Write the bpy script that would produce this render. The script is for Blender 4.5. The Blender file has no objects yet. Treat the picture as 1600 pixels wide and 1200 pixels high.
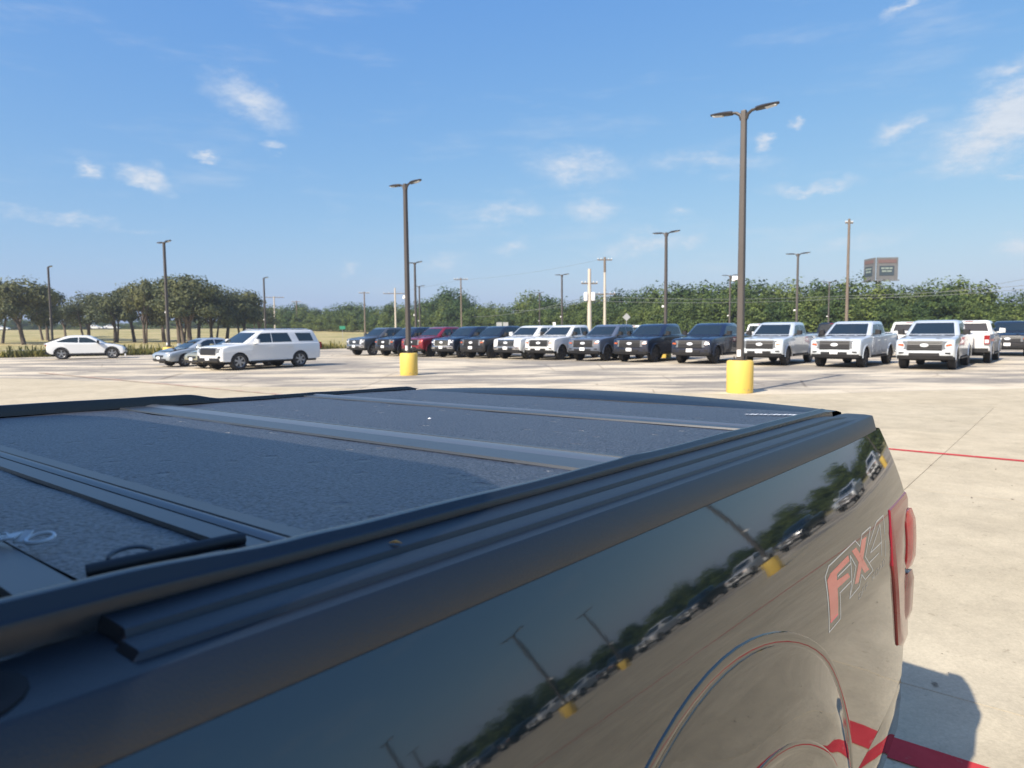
import bpy, bmesh, math, random
from math import sin, cos, pi, radians, sqrt, atan2, hypot
from mathutils import Vector, Matrix, noise as mnoise

# ------------------------------------------------------------------ camera, sky, sun, exposure
S = bpy.context.scene
COL = S.collection
CAM_H = 1.72
cam_d = bpy.data.cameras.new('camera')
cam = bpy.data.objects.new('camera', cam_d)
COL.objects.link(cam)
cam_d.sensor_width = 36.0
cam_d.lens = 24.63
cam_d.clip_start = 0.02
cam_d.clip_end = 6000
cR = Vector((0.999955, -0.000735, -0.009471))
cU = Vector((0.009500, 0.077417, 0.996954))
cF = Vector((0.0, 0.996999, -0.077421))
cam.matrix_world = Matrix(((cR.x, cU.x, -cF.x, 0), (cR.y, cU.y, -cF.y, 0), (cR.z, cU.z, -cF.z, CAM_H), (0, 0, 0, 1)))
cam_d.dof.use_dof = True
cam_d.dof.focus_distance = 1.7
cam_d.dof.aperture_fstop = 7.5
S.camera = cam

SUN_EL = radians(39.5)
SUN_TRAVEL_AZ = radians(41.5)          # the way the light travels, clockwise from +Y
sun_d = bpy.data.lights.new('sun', 'SUN')
sun_d.energy = 4.2
sun_d.angle = radians(0.55)
sun_d.color = (1.0, 0.93, 0.82)
sun = bpy.data.objects.new('sun', sun_d)
COL.objects.link(sun)
to_sun = Vector((-sin(SUN_TRAVEL_AZ) * cos(SUN_EL), -cos(SUN_TRAVEL_AZ) * cos(SUN_EL), sin(SUN_EL)))
sun.rotation_euler = to_sun.to_track_quat('Z', 'Y').to_euler()
sun.location = to_sun * 50

CLOUDS = [(-20.0, 16.7, 3.6, 1.6, 25, 0.8), (-23.1, 13.0, 1.2, 0.55, 0, 1.0), (-18.3, 13.5, 1.0, 0.5, 5, 0.7), (-30.4, 11.0, 0.8, 0.7, -10, 0.9),
          (-27.2, 11.0, 1.9, 1.0, 15, 0.95), (5.3, 12.8, 4.6, 1.6, 8, 0.75), (6.5, 9.4, 2.6, 1.5, 0, 0.7), (-0.4, 9.2, 5.0, 1.1, -3, 0.65),
          (0.1, 6.8, 2.0, 0.8, -10, 0.6), (10.8, 6.7, 4.4, 1.2, -8, 0.75), (15.2, 12.5, 6.2, 1.0, 4, 0.6), (22.8, 10.3, 3.4, 0.6, 3, 0.7),
          (19.7, 13.7, 0.6, 0.75, -30, 0.9), (21.8, 14.6, 0.6, 0.5, -20, 0.9), (28.3, 13.4, 2.1, 1.0, -15, 0.8), (34.6, 13.0, 4.6, 2.3, -28, 1.25),
          (34.5, 16.3, 2.2, 1.0, -15, 0.7), (28.8, 21.1, 1.9, 0.5, -20, 0.8), (35.6, 5.1, 1.7, 1.1, -10, 0.8), (-31.7, 7.7, 6.5, 0.5, 4, 0.55),
          (13.3, 9.0, 1.3, 0.6, 0, 0.5), (-5.6, 5.5, 2.9, 0.9, 0, 0.55), (-12.9, 4.9, 0.7, 0.8, 0, 0.55), (35.4, 9.8, 1.2, 0.5, 0, 0.65),
          (26.1, 6.2, 4.4, 0.8, -8, 0.5), (14.3, 6.8, 1.5, 0.8, 0, 0.65), (-60, 14, 5, 1.5, 0, 0.7), (-85, 22, 6, 2, 15, 0.7), (140, 12, 6, 1.6, 0, 0.7), (-140, 15, 7, 2, 0, 0.7)]
world = bpy.data.worlds.new('World')
S.world = world
world.use_nodes = True
wt = world.node_tree
wt.nodes.clear()


def wn(t, **kw):
    n = wt.nodes.new(t)
    for k, v in kw.items():
        setattr(n, k, v)
    return n


def wmath(op, a, b=None, clamp=False):
    n = wn('ShaderNodeMath', operation=op, use_clamp=clamp)
    for i, x in enumerate((a, b)):
        if x is None:
            continue
        if isinstance(x, (int, float)):
            n.inputs[i].default_value = x
        else:
            wt.links.new(x, n.inputs[i])
    return n.outputs[0]


w_out = wn('ShaderNodeOutputWorld')
w_bg = wn('ShaderNodeBackground')
w_bg.inputs[1].default_value = 0.095
sky = wn('ShaderNodeTexSky', sky_type='NISHITA')
sky.sun_disc = False
sky.sun_elevation = SUN_EL
sky.sun_rotation = atan2(to_sun.x, to_sun.y)
sky.altitude = 150
sky.air_density = 1.0
sky.dust_density = 1.8
sky.ozone_density = 3.5
w_tc = wn('ShaderNodeTexCoord')
w_noise = wn('ShaderNodeTexNoise')
w_noise.inputs['Scale'].default_value = 16.0
w_noise.inputs['Detail'].default_value = 6.0
w_noise.inputs['Roughness'].default_value = 0.62
w_map = wn('ShaderNodeMapping')
w_map.inputs['Scale'].default_value = (1.0, 1.0, 2.2)
wt.links.new(w_tc.outputs['Generated'], w_map.inputs[0])
wt.links.new(w_map.outputs[0], w_noise.inputs['Vector'])
w_off = wn('ShaderNodeVectorMath', operation='SUBTRACT')
wt.links.new(w_noise.outputs['Color'], w_off.inputs[0])
w_off.inputs[1].default_value = (0.5, 0.5, 0.5)
w_sc = wn('ShaderNodeVectorMath', operation='SCALE')
wt.links.new(w_off.outputs[0], w_sc.inputs[0])
w_sc.inputs['Scale'].default_value = 0.065
w_add = wn('ShaderNodeVectorMath', operation='ADD')
wt.links.new(w_tc.outputs['Generated'], w_add.inputs[0])
wt.links.new(w_sc.outputs[0], w_add.inputs[1])
acc = None
for az, el, sx, sy, rt, inten in CLOUDS:
    a, e = radians(az), radians(el)
    c = Vector((sin(a) * cos(e), cos(a) * cos(e), sin(e)))
    t1 = Vector((cos(a), -sin(a), 0))
    t2 = t1.cross(c)
    r = radians(-rt)
    x1 = t1 * cos(r) + t2 * sin(r)
    x2 = -t1 * sin(r) + t2 * cos(r)
    m = Matrix((x1, c, x2)).transposed()
    if m.determinant() < 0:
        m = Matrix((x1, -c, x2)).transposed()
    mp = wn('ShaderNodeMapping', vector_type='TEXTURE')
    mp.inputs['Location'].default_value = c
    mp.inputs['Rotation'].default_value = m.to_euler()
    mp.inputs['Scale'].default_value = (radians(sx) * 1.35, 0.6, radians(sy) * 1.35)
    wt.links.new(w_add.outputs[0], mp.inputs[0])
    g = wn('ShaderNodeTexGradient', gradient_type='SPHERICAL')
    wt.links.new(mp.outputs[0], g.inputs[0])
    v = wmath('MULTIPLY', g.outputs['Fac'], inten)
    acc = v if acc is None else wmath('MAXIMUM', acc, v)
w_n2 = wn('ShaderNodeTexNoise')
w_n2.inputs['Scale'].default_value = 34.0
w_n2.inputs['Detail'].default_value = 8.0
w_n2.inputs['Roughness'].default_value = 0.68
wt.links.new(w_map.outputs[0], w_n2.inputs['Vector'])
# thin veil of cirrus everywhere
w_n3 = wn('ShaderNodeTexNoise')
w_n3.inputs['Scale'].default_value = 5.0
w_n3.inputs['Detail'].default_value = 7.0
w_n3.inputs['Roughness'].default_value = 0.6
w_m3 = wn('ShaderNodeMapping')
w_m3.inputs['Scale'].default_value = (1.0, 1.0, 5.0)
wt.links.new(w_tc.outputs['Generated'], w_m3.inputs[0])
wt.links.new(w_m3.outputs[0], w_n3.inputs['Vector'])
veil = wn('ShaderNodeMapRange')
veil.interpolation_type = 'SMOOTHSTEP'
veil.inputs['From Min'].default_value = 0.52
veil.inputs['From Max'].default_value = 0.85
veil.inputs['To Max'].default_value = 0.34
wt.links.new(w_n3.outputs['Fac'], veil.inputs['Value'])
dens = wmath('MULTIPLY', acc, wmath('ADD', wmath('MULTIPLY', w_n2.outputs['Fac'], 2.6), 0.15))
rng_ = wn('ShaderNodeMapRange')
rng_.interpolation_type = 'SMOOTHSTEP'
rng_.inputs['From Min'].default_value = 0.10
rng_.inputs['From Max'].default_value = 1.55
rng_.inputs['To Max'].default_value = 0.85
wt.links.new(dens, rng_.inputs['Value'])
cov = wmath('MAXIMUM', rng_.outputs[0], veil.outputs[0])
cl_shade = wn('ShaderNodeMixRGB')
cl_shade.inputs[1].default_value = (3.7, 4.15, 4.8, 1)
cl_shade.inputs[2].default_value = (5.6, 5.75, 6.0, 1)
wt.links.new(w_n2.outputs['Fac'], cl_shade.inputs[0])
w_mix = wn('ShaderNodeMixRGB')
wt.links.new(cov, w_mix.inputs[0])
# clear early-summer blue: per-channel response of the sky colour
w_sep = wn('ShaderNodeSeparateColor')
wt.links.new(sky.outputs[0], w_sep.inputs[0])
w_com = wn('ShaderNodeCombineColor')
for ch, gain, ex in ((0, .86, 1.0), (1, 1.49, .65), (2, 3.7, .20)):
    v = wmath('MULTIPLY', wmath('POWER', w_sep.outputs[ch], ex), gain)
    v = wmath('MAXIMUM', v, wmath('MULTIPLY', w_sep.outputs[ch], .6))
    wt.links.new(v, w_com.inputs[ch])
wt.links.new(w_com.outputs[0], w_mix.inputs[1])
wt.links.new(cl_shade.outputs[0], w_mix.inputs[2])
wt.links.new(w_mix.outputs[0], w_bg.inputs[0])
wt.links.new(w_bg.outputs[0], w_out.inputs[0])

S.view_settings.view_transform = 'Standard'
S.view_settings.look = 'None'
S.view_settings.gamma = 1.0
S.view_settings.use_curve_mapping = False
S.view_settings.exposure = 0.75
S.render.engine = 'CYCLES'
S.cycles.use_denoising = True
S.cycles.max_bounces = 6
S.cycles.transparent_max_bounces = 4
rnd = random.Random(11)


# ------------------------------------------------------------------ helpers
def smooth(e0, e1, x):
    t = max(0.0, min(1.0, (x - e0) / (e1 - e0)))
    return t * t * (3 - 2 * t)


class MB:
    """collects geometry; build() links it as one mesh object"""

    def __init__(self, xf=None):
        self.v, self.f, self.m, self.xf = [], [], [], xf

    def add(self, vs, fs, mi=0):
        o = len(self.v)
        self.v += [Vector(p) for p in vs]
        self.f += [tuple(i + o for i in f) for f in fs]
        self.m += [mi] * len(fs)
        return self

    def box(self, x0, x1, y0, y1, z0, z1, mi=0):
        vs = [(x, y, z) for z in (z0, z1) for y in (y0, y1) for x in (x0, x1)]
        return self.add(vs, [(0, 2, 3, 1), (4, 5, 7, 6), (0, 1, 5, 4), (2, 6, 7, 3), (0, 4, 6, 2), (1, 3, 7, 5)], mi)

    def hexa(self, p, mi=0):
        return self.add(p, [(3, 2, 1, 0), (4, 5, 6, 7), (0, 1, 5, 4), (1, 2, 6, 5), (2, 3, 7, 6), (3, 0, 4, 7)], mi)

    def rings(self, rs, closed=True, caps=True, mi=0):
        n = len(rs[0])
        vs = [p for r in rs for p in r]
        fs = []
        for i in range(len(rs) - 1):
            for j in range(n if closed else n - 1):
                k = (j + 1) % n
                fs.append((i * n + j, i * n + k, (i + 1) * n + k, (i + 1) * n + j))
        if caps and closed:
            fs.append(tuple(range(n - 1, -1, -1)))
            fs.append(tuple((len(rs) - 1) * n + j for j in range(n)))
        return self.add(vs, fs, mi)

    def tube(self, pts, r0, r1=None, n=8, mi=0):
        r1 = r0 if r1 is None else r1
        pts = [Vector(p) for p in pts]
        rs = []
        for i, p in enumerate(pts):
            d = (pts[min(i + 1, len(pts) - 1)] - pts[max(i - 1, 0)]).normalized()
            a = d.orthogonal().normalized() if abs(d.z) < 0.99 else Vector((1, 0, 0))
            if abs(d.z) < 0.99:
                a = d.cross(Vector((0, 0, 1))).normalized()
            b = d.cross(a).normalized()
            r = r0 + (r1 - r0) * i / max(1, len(pts) - 1)
            rs.append([p + a * (r * cos(2 * pi * k / n)) + b * (r * sin(2 * pi * k / n)) for k in range(n)])
        return self.rings(rs, mi=mi)

    def lathe(self, prof, c=(0, 0, 0), axis='y', n=20, mi=0, caps=True):
        rs = []
        for r, h in prof:
            ring = []
            for k in range(n):
                a = 2 * pi * k / n
                if axis == 'y':
                    ring.append((c[0] + r * cos(a), c[1] + h, c[2] + r * sin(a)))
                elif axis == 'z':
                    ring.append((c[0] + r * cos(a), c[1] + r * sin(a), c[2] + h))
                else:
                    ring.append((c[0] + h, c[1] + r * cos(a), c[2] + r * sin(a)))
            rs.append(ring)
        return self.rings(rs, mi=mi, caps=caps)

    def prism(self, poly, axis, h0, h1, mi=0):
        def P(p, h):
            return {'x': (h, p[0], p[1]), 'y': (p[0], h, p[1]), 'z': (p[0], p[1], h)}[axis]
        return self.rings([[P(p, h0) for p in poly], [P(p, h1) for p in poly]], mi=mi)

    def build(self, name, mats, parent=None, sm=None, loc=None, recalc=True):
        me = bpy.data.meshes.new(name)
        vs = [self.xf(p) if self.xf else p for p in self.v]
        me.from_pydata([tuple(p) for p in vs], [], self.f)
        for mm in (mats if isinstance(mats, (list, tuple)) else [mats]):
            me.materials.append(mm)
        if any(self.m):
            me.polygons.foreach_set('material_index', self.m)
        if recalc:
            b = bmesh.new()
            b.from_mesh(me)
            bmesh.ops.recalc_face_normals(b, faces=b.faces)
            b.to_mesh(me)
            b.free()
        if sm is not None:
            me.polygons.foreach_set('use_smooth', [True] * len(me.polygons))
            if sm < 179:
                me.set_sharp_from_angle(angle=radians(sm))
        me.update()
        o = bpy.data.objects.new(name, me)
        COL.objects.link(o)
        if parent:
            o.parent = parent
        if loc:
            o.location = loc
        return o


def tag(o, label=None, cat=None, group=None, kind=None):
    for k, v in (('label', label), ('category', cat), ('group', group), ('kind', kind)):
        if v:
            o[k] = v
    return o


def thing(name, label, cat, loc=(0, 0, 0), rz=0, group=None):
    o = bpy.data.objects.new(name, None)
    COL.objects.link(o)
    o.empty_display_size = 0.2
    o.location = loc
    o.rotation_euler = (0, 0, rz)
    return tag(o, label, cat, group)


def copy_tree(o, parent=None):
    c = o.copy()
    COL.objects.link(c)
    if parent:
        c.parent = parent
    for ch in list(o.children):
        copy_tree(ch, c)
    return c


def newmat(name):
    m = bpy.data.materials.new(name)
    m.use_nodes = True
    nt = m.node_tree
    return m, nt, nt.nodes['Principled BSDF']


def mat(name, col, rough=0.5, metal=0.0, coat=0.0, ior=1.5, var=0.0, vscale=6.0, bump=0.0, bscale=200.0, emit=None):
    m, nt, b = newmat(name)
    b.inputs['Base Color'].default_value = (*col, 1)
    b.inputs['Roughness'].default_value = rough
    b.inputs['Metallic'].default_value = metal
    b.inputs['IOR'].default_value = ior
    b.inputs['Coat Weight'].default_value = coat
    b.inputs['Coat Roughness'].default_value = 0.03
    if var or bump:
        tc = nt.nodes.new('ShaderNodeTexCoord')
    if var:
        n = nt.nodes.new('ShaderNodeTexNoise')
        n.inputs['Scale'].default_value = vscale
        n.inputs['Detail'].default_value = 5
        nt.links.new(tc.outputs['Object'], n.inputs['Vector'])
        mx = nt.nodes.new('ShaderNodeMixRGB')
        mx.inputs[1].default_value = (*[c * (1 - var) for c in col], 1)
        mx.inputs[2].default_value = (*[min(1, c * (1 + var)) for c in col], 1)
        nt.links.new(n.outputs['Fac'], mx.inputs[0])
        nt.links.new(mx.outputs[0], b.inputs['Base Color'])
    if bump:
        n = nt.nodes.new('ShaderNodeTexNoise')
        n.inputs['Scale'].default_value = bscale
        n.inputs['Detail'].default_value = 3
        nt.links.new(tc.outputs['Object'], n.inputs['Vector'])
        bp = nt.nodes.new('ShaderNodeBump')
        bp.inputs['Strength'].default_value = bump
        bp.inputs['Distance'].default_value = 0.002
        nt.links.new(n.outputs['Fac'], bp.inputs['Height'])
        nt.links.new(bp.outputs[0], b.inputs['Normal'])
    return m


U2 = Vector((0.6326, 0.7745))
W2 = Vector((0.7745, -0.6326))


def lot(a, b, z=0.0):
    """parking-lot grid: a runs along the parked rows, b away from the viewer"""
    p = W2 * a + U2 * b
    return Vector((p.x, p.y, z))


LOT_RZ = atan2(U2.y, U2.x)


def terrain_z(x, y):
    d = hypot(x, y)
    return 3.0 * smooth(115, 250, d) if y > -50 else 0.0


# ------------------------------------------------------------------ materials
M_pole = mat('pole_bronze', (0.085, 0.075, 0.068), 0.5, 0.2, var=0.15, vscale=2)
M_lamp = mat('lamp_bronze', (0.05, 0.045, 0.042), 0.45, 0.2)
M_lens = mat('lamp_lens', (0.6, 0.62, 0.62), 0.2)
M_yellow = mat('yellow_paint', (0.70, 0.49, 0.10), 0.6, var=0.12, vscale=3, bump=0.3, bscale=30)
_nt = M_yellow.node_tree
_b = _nt.nodes['Principled BSDF']
_n = _nt.nodes.new('ShaderNodeTexNoise')
_n.inputs['Scale'].default_value = 5.0
_n.inputs['Detail'].default_value = 8
_n.inputs['Roughness'].default_value = 0.7
_r = _nt.nodes.new('ShaderNodeValToRGB')
_r.color_ramp.elements[0].position = 0.62
_r.color_ramp.elements[1].position = 0.66
_m = _nt.nodes.new('ShaderNodeMixRGB')
_m.inputs[2].default_value = (0.33, 0.28, 0.17, 1)
_nt.links.new(_nt.nodes['Texture Coordinate'].outputs['Object'], _n.inputs['Vector'])
_nt.links.new(_n.outputs['Fac'], _r.inputs[0])
_nt.links.new(_r.outputs[0], _m.inputs[0])
_nt.links.new(_b.inputs['Base Color'].links[0].from_socket, _m.inputs[1])
_nt.links.new(_m.outputs[0], _b.inputs['Base Color'])
M_whitep = mat('white_plastic', (0.8, 0.8, 0.8), 0.4)
M_glass = mat('tinted_glass', (0.014, 0.022, 0.025), 0.03, ior=1.75)
M_rubber = mat('tyre_rubber', (0.018, 0.018, 0.019), 0.75, bump=0.3, bscale=40)
M_rim = mat('grey_alloy', (0.32, 0.33, 0.34), 0.35, 0.7)
M_rimdark = mat('dark_alloy', (0.06, 0.06, 0.065), 0.35, 0.6)
M_trim = mat('black_trim', (0.014, 0.014, 0.015), 0.45)
M_under = mat('underbody_black', (0.008, 0.008, 0.008), 0.8)
M_chrome = mat('chrome', (0.75, 0.76, 0.78), 0.12, 1.0)
M_hlamp = mat('headlight_glass', (0.16, 0.17, 0.18), 0.08, ior=1.6)
M_hclear = mat('headlight_clear', (0.7, 0.72, 0.74), 0.1, ior=1.6)
M_amber = mat('amber_lens', (0.42, 0.10, 0.03), 0.2)
M_red = mat('red_lens', (0.26, 0.012, 0.015), 0.15)
M_plate = mat('white_plate', (0.85, 0.85, 0.85), 0.5)
M_sticker = mat('sticker_teal', (0.25, 0.45, 0.5), 0.4)
M_emblem = mat('emblem_pale', (0.75, 0.78, 0.82), 0.3)
PAINT = {
    'white': mat('paint_white', (0.68, 0.69, 0.68), 0.35, coat=1),
    'silver': mat('paint_silver', (0.60, 0.64, 0.66), 0.3, 0.25, coat=1),
    'grey': mat('paint_grey', (0.075, 0.08, 0.088), 0.35, 0.4, coat=1),
    'bluegrey': mat('paint_bluegrey', (0.13, 0.155, 0.20), 0.35, 0.4, coat=1),
    'navy': mat('paint_navy', (0.012, 0.018, 0.036), 0.3, 0.2, coat=1),
    'black': mat('paint_black', (0.008, 0.009, 0.011), 0.3, coat=1),
    'red': mat('paint_red', (0.22, 0.012, 0.022), 0.3, 0.3, coat=1),
    'olive': mat('paint_olive', (0.33, 0.31, 0.20), 0.35, 0.3, coat=1),
    'sedan': mat('paint_sedan', (0.42, 0.46, 0.48), 0.3, 0.4, coat=1),
}


# ------------------------------------------------------------------ ground
def ground_mat(kind):
    m, nt, b = newmat(kind)
    N = nt.nodes
    tc = N.new('ShaderNodeTexCoord')

    def nz(scale, detail=5, rough=0.55, sc=None, rot=0.0, src='Object'):
        n = N.new('ShaderNodeTexNoise')
        n.inputs['Scale'].default_value = scale
        n.inputs['Detail'].default_value = detail
        n.inputs['Roughness'].default_value = rough
        mp = N.new('ShaderNodeMapping')
        mp.inputs['Scale'].default_value = sc or (1, 1, 1)
        mp.inputs['Rotation'].default_value = (0, 0, rot)
        nt.links.new(tc.outputs[src], mp.inputs[0])
        nt.links.new(mp.outputs[0], n.inputs['Vector'])
        return n.outputs['Fac']

    def ramp(v, stops):
        r = N.new('ShaderNodeValToRGB')
        el = r.color_ramp.elements
        while len(el) < len(stops):
            el.new(0.5)
        for e, (p, c) in zip(el, stops):
            e.position = p
            e.color = (*c, 1)
        nt.links.new(v, r.inputs[0])
        return r.outputs[0]

    def mix(f, a, c, mode='MIX', fac=None):
        x = N.new('ShaderNodeMixRGB')
        x.blend_type = mode
        if fac is not None:
            x.inputs[0].default_value = fac
        else:
            nt.links.new(f, x.inputs[0])
        nt.links.new(a, x.inputs[1])
        nt.links.new(c, x.inputs[2])
        return x.outputs[0]

    if kind == 'concrete':
        base = ramp(nz(0.45, 6, 0.6), [(0.3, (0.465, 0.40, 0.28)), (0.7, (0.58, 0.505, 0.365))])
        st = ramp(nz(2.3, 7, 0.7), [(0.3, (0.80, 0.79, 0.78)), (0.62, (1.03, 1.02, 1.0))])
        fine = ramp(nz(60, 4, 0.7), [(0.3, (0.86, 0.86, 0.86)), (0.7, (1.08, 1.08, 1.08))])
        pits = ramp(nz(16, 3, 0.6), [(0.27, (0.62, 0.6, 0.58)), (0.36, (1, 1, 1))])
        c = mix(None, base, st, 'MULTIPLY', 1.0)
        c = mix(None, c, fine, 'MULTIPLY', 1.0)
        c = mix(None, c, pits, 'MULTIPLY', 0.7)
        oil = ramp(nz(1.1, 4, 0.55), [(0.26, (0.66, 0.64, 0.63)), (0.34, (1, 1, 1))])
        c = mix(None, c, oil, 'MULTIPLY', 0.8)
        spk = ramp(nz(7.0, 2, 0.5), [(0.235, (0.5, 0.48, 0.46)), (0.265, (1, 1, 1))])
        c = mix(None, c, spk, 'MULTIPLY', 1.0)
        oi = N.new('ShaderNodeObjectInfo')
        tint = ramp(oi.outputs['Random'], [(0.0, (0.95, 0.95, 0.95)), (1.0, (1.04, 1.03, 1.02))])
        c = mix(None, c, tint, 'MULTIPLY', 1.0)
        bh, bs, bd = nz(90, 3), 0.35, 0.004
    elif kind == 'parking_lot':
        asph = ramp(nz(0.9, 6, 0.65), [(0.3, (0.22, 0.195, 0.165)), (0.7, (0.36, 0.32, 0.26))])
        sand = ramp(nz(0.5, 6, 0.6), [(0.3, (0.54, 0.455, 0.33)), (0.7, (0.68, 0.59, 0.44))])
        f = ramp(nz(0.16, 7, 0.62, (1.0, 2.6, 1), -0.2), [(0.455, (0, 0, 0)), (0.56, (1, 1, 1))])
        c = mix(f, asph, sand)
        gr = ramp(nz(30, 4, 0.7), [(0.3, (0.8, 0.8, 0.8)), (0.7, (1.15, 1.15, 1.15))])
        c = mix(None, c, gr, 'MULTIPLY', 1.0)
        cr = N.new('ShaderNodeTexVoronoi')
        cr.feature = 'DISTANCE_TO_EDGE'
        cr.inputs['Scale'].default_value = 0.23
        nt.links.new(tc.outputs['Object'], cr.inputs['Vector'])
        ck = ramp(cr.outputs['Distance'], [(0.0, (0.55, 0.52, 0.5)), (0.006, (1, 1, 1))])
        c = mix(None, c, ck, 'MULTIPLY', 1.0)
        bh, bs, bd = nz(14, 4), 0.5, 0.01
    elif kind == 'grass_field':
        c1 = ramp(nz(0.10, 6, 0.6, (1, 2.5, 1)), [(0.32, (0.25, 0.24, 0.09)), (0.5, (0.45, 0.385, 0.18)), (0.7, (0.55, 0.44, 0.25))])
        g2 = ramp(nz(1.6, 6, 0.7), [(0.3, (0.7, 0.72, 0.66)), (0.7, (1.15, 1.12, 1.1))])
        c = mix(None, c1, g2, 'MULTIPLY', 1.0)
        bh, bs, bd = nz(5, 5), 1.0, 0.25
    elif kind == 'road':
        c = ramp(nz(0.4, 5), [(0.3, (0.16, 0.155, 0.15)), (0.7, (0.22, 0.215, 0.205))])
        bh, bs, bd = nz(20, 3), 0.2, 0.01
    elif kind == 'red_line':
        c = ramp(nz(7, 7, 0.7), [(0.26, (0.42, 0.28, 0.22)), (0.40, (0.47, 0.035, 0.04)), (0.75, (0.55, 0.05, 0.055))])
        bh, bs, bd = nz(60, 3), 0.2, 0.003
    elif kind == 'red_line_worn':
        c = ramp(nz(1.6, 7, 0.7), [(0.44, (0.50, 0.42, 0.31)), (0.58, (0.47, 0.30, 0.23)), (0.8, (0.44, 0.18, 0.14))])
        bh, bs, bd = nz(60, 3), 0.2, 0.003
    nt.links.new(c, b.inputs['Base Color'])
    b.inputs['Roughness'].default_value = 0.9
    b.inputs['IOR'].default_value = 1.35
    bp = N.new('ShaderNodeBump')
    bp.inputs['Strength'].default_value = bs
    bp.inputs['Distance'].default_value = bd
    nt.links.new(bh, bp.inputs['Height'])
    nt.links.new(bp.outputs[0], b.inputs['Normal'])
    return m


M_conc = ground_mat('concrete')
M_lot = ground_mat('parking_lot')
M_grass = ground_mat('grass_field')
M_road = ground_mat('road')
M_redline = ground_mat('red_line')
M_redworn = ground_mat('red_line_worn')

# the field runs to the horizon and rises gently behind the trees
mb = MB()
xs = [-3000, -1500, -800, -500] + list(range(-400, 401, 25)) + [500, 800, 1500, 3000]
ys = [-1500, -600, -200, -60, 0] + list(range(25, 426, 25)) + [600, 1000, 2000, 4000]
mb.rings([[(x, y, terrain_z(x, y) - 0.03) for x in xs] for y in ys], closed=False, caps=False)
tag(mb.build('grass_field', M_grass, sm=179), kind='structure')

LOT_POLY = [(-120, -90), (-75, 36), (-38, 51.8), (-29.6, 54.9), (-17.6, 69), (2, 92), (38, 84), (130, 10), (130, -90)]


def wavy(poly, amp, seg, seed):
    out = []
    for i, p in enumerate(poly):
        q = poly[(i + 1) % len(poly)]
        n = max(1, int(hypot(q[0] - p[0], q[1] - p[1]) / seg))
        for k in range(n):
            t = k / n
            x, y = p[0] + (q[0] - p[0]) * t, p[1] + (q[1] - p[1]) * t
            d = amp * mnoise.noise((x * 0.35, y * 0.35, seed))
            out.append((x + d, y + d))
    return out


mb = MB()
mb.add([(x, y, -0.008) for x, y in wavy(LOT_POLY, 0.5, 1.5, 1.0)], [tuple(range(len(wavy(LOT_POLY, 0.5, 1.5, 1.0))))])
tag(mb.build('parking_lot', M_lot, recalc=False), kind='structure')

APRON = [(-60, -60), (-40, 33), (-18.9, 27.3), (-9.5, 22.4), (-3.2, 20.5), (1.9, 19.2), (6.1, 17.9), (9.6, 18.3), (13.9, 19.0), (24, 20.5), (60, 6), (60, -60)]
ap = wavy(APRON, 0.35, 0.7, 7.0)
mb = MB()
mb.add([(x, y, -0.002) for x, y in ap], [tuple(range(len(ap)))])
apron = tag(mb.build('concrete_pavement', M_conc, recalc=False), kind='structure')


def inside(p, poly):
    r = False
    for i in range(len(poly)):
        a, b = poly[i], poly[i - 1]
        if (a[1] > p[1]) != (b[1] > p[1]) and p[0] < (b[0] - a[0]) * (p[1] - a[1]) / (b[1] - a[1]) + a[0]:
            r = not r
    return r


SL = 4.6
mb = MB()
h = SL / 2 - 0.003
mb.box(-h, h, -h, h, -0.008, 0.006)
slab0 = mb.build('slab', M_conc, apron)
slab_n = 0
for i in range(-5, 6):
    for j in range(-2, 5):
        ca, cb = -1.4 + SL * (i + 0.5), -0.9 + SL * (j + 0.5)
        if not all(inside(lot(ca + dx, cb + dy)[:2], ap) for dx in (-2.3, 2.3) for dy in (-2.3, 2.3)):
            continue
        s = slab0 if slab_n == 0 else slab0.copy()
        if slab_n:
            COL.objects.link(s)
        s.location = lot(ca, cb, 0.0003 * ((i * 7 + j * 3) % 3))
        s.rotation_euler = (0, 0, LOT_RZ)
        slab_n += 1


def line_strip(name, m, a0, a1, b0, b1, z, label):
    mb = MB()
    n = max(2, int((a1 - a0) / 0.8))
    mb.rings([[lot(a0 + (a1 - a0) * k / n, b0 + 0.008 * mnoise.noise((k * 0.6, b0, 2)), z), lot(a0 + (a1 - a0) * k / n, b1 + 0.008 * mnoise.noise((k * 0.6, b1, 5)), z)] for k in range(n + 1)], closed=False, caps=False)
    return tag(mb.build(name, m, recalc=False), label, kind='structure')


line_strip('red_line', M_redline, -7.5, 14, 10.76, 10.88, 0.0112, 'thin red painted line across the concrete')
line_strip('red_line', M_redline, -9.5, 14, 3.00, 3.165, 0.0112, 'broad red painted stripe beside the near pickup')
line_strip('red_line', M_redworn, -36, -12.6, 10.74, 10.92, 0.0112, 'worn red painted line beyond the truck bed')
# far road on the rise
mb = MB()
rp = [(-420, 215), (-250, 232), (-150, 245), (-80, 262), (0, 300), (60, 340)]
rs = []
for i in range(len(rp) - 1):
    for k in range(8):
        t = k / 8
        x, y = rp[i][0] + (rp[i + 1][0] - rp[i][0]) * t, rp[i][1] + (rp[i + 1][1] - rp[i][1]) * t
        rs.append([(x, y, terrain_z(x, y) + 0.03), (x - 1, y + 8, terrain_z(x, y + 8) + 0.03)])
mb.rings(rs, closed=False, caps=False)
tag(mb.build('road', M_road, recalc=False), kind='structure')

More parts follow.
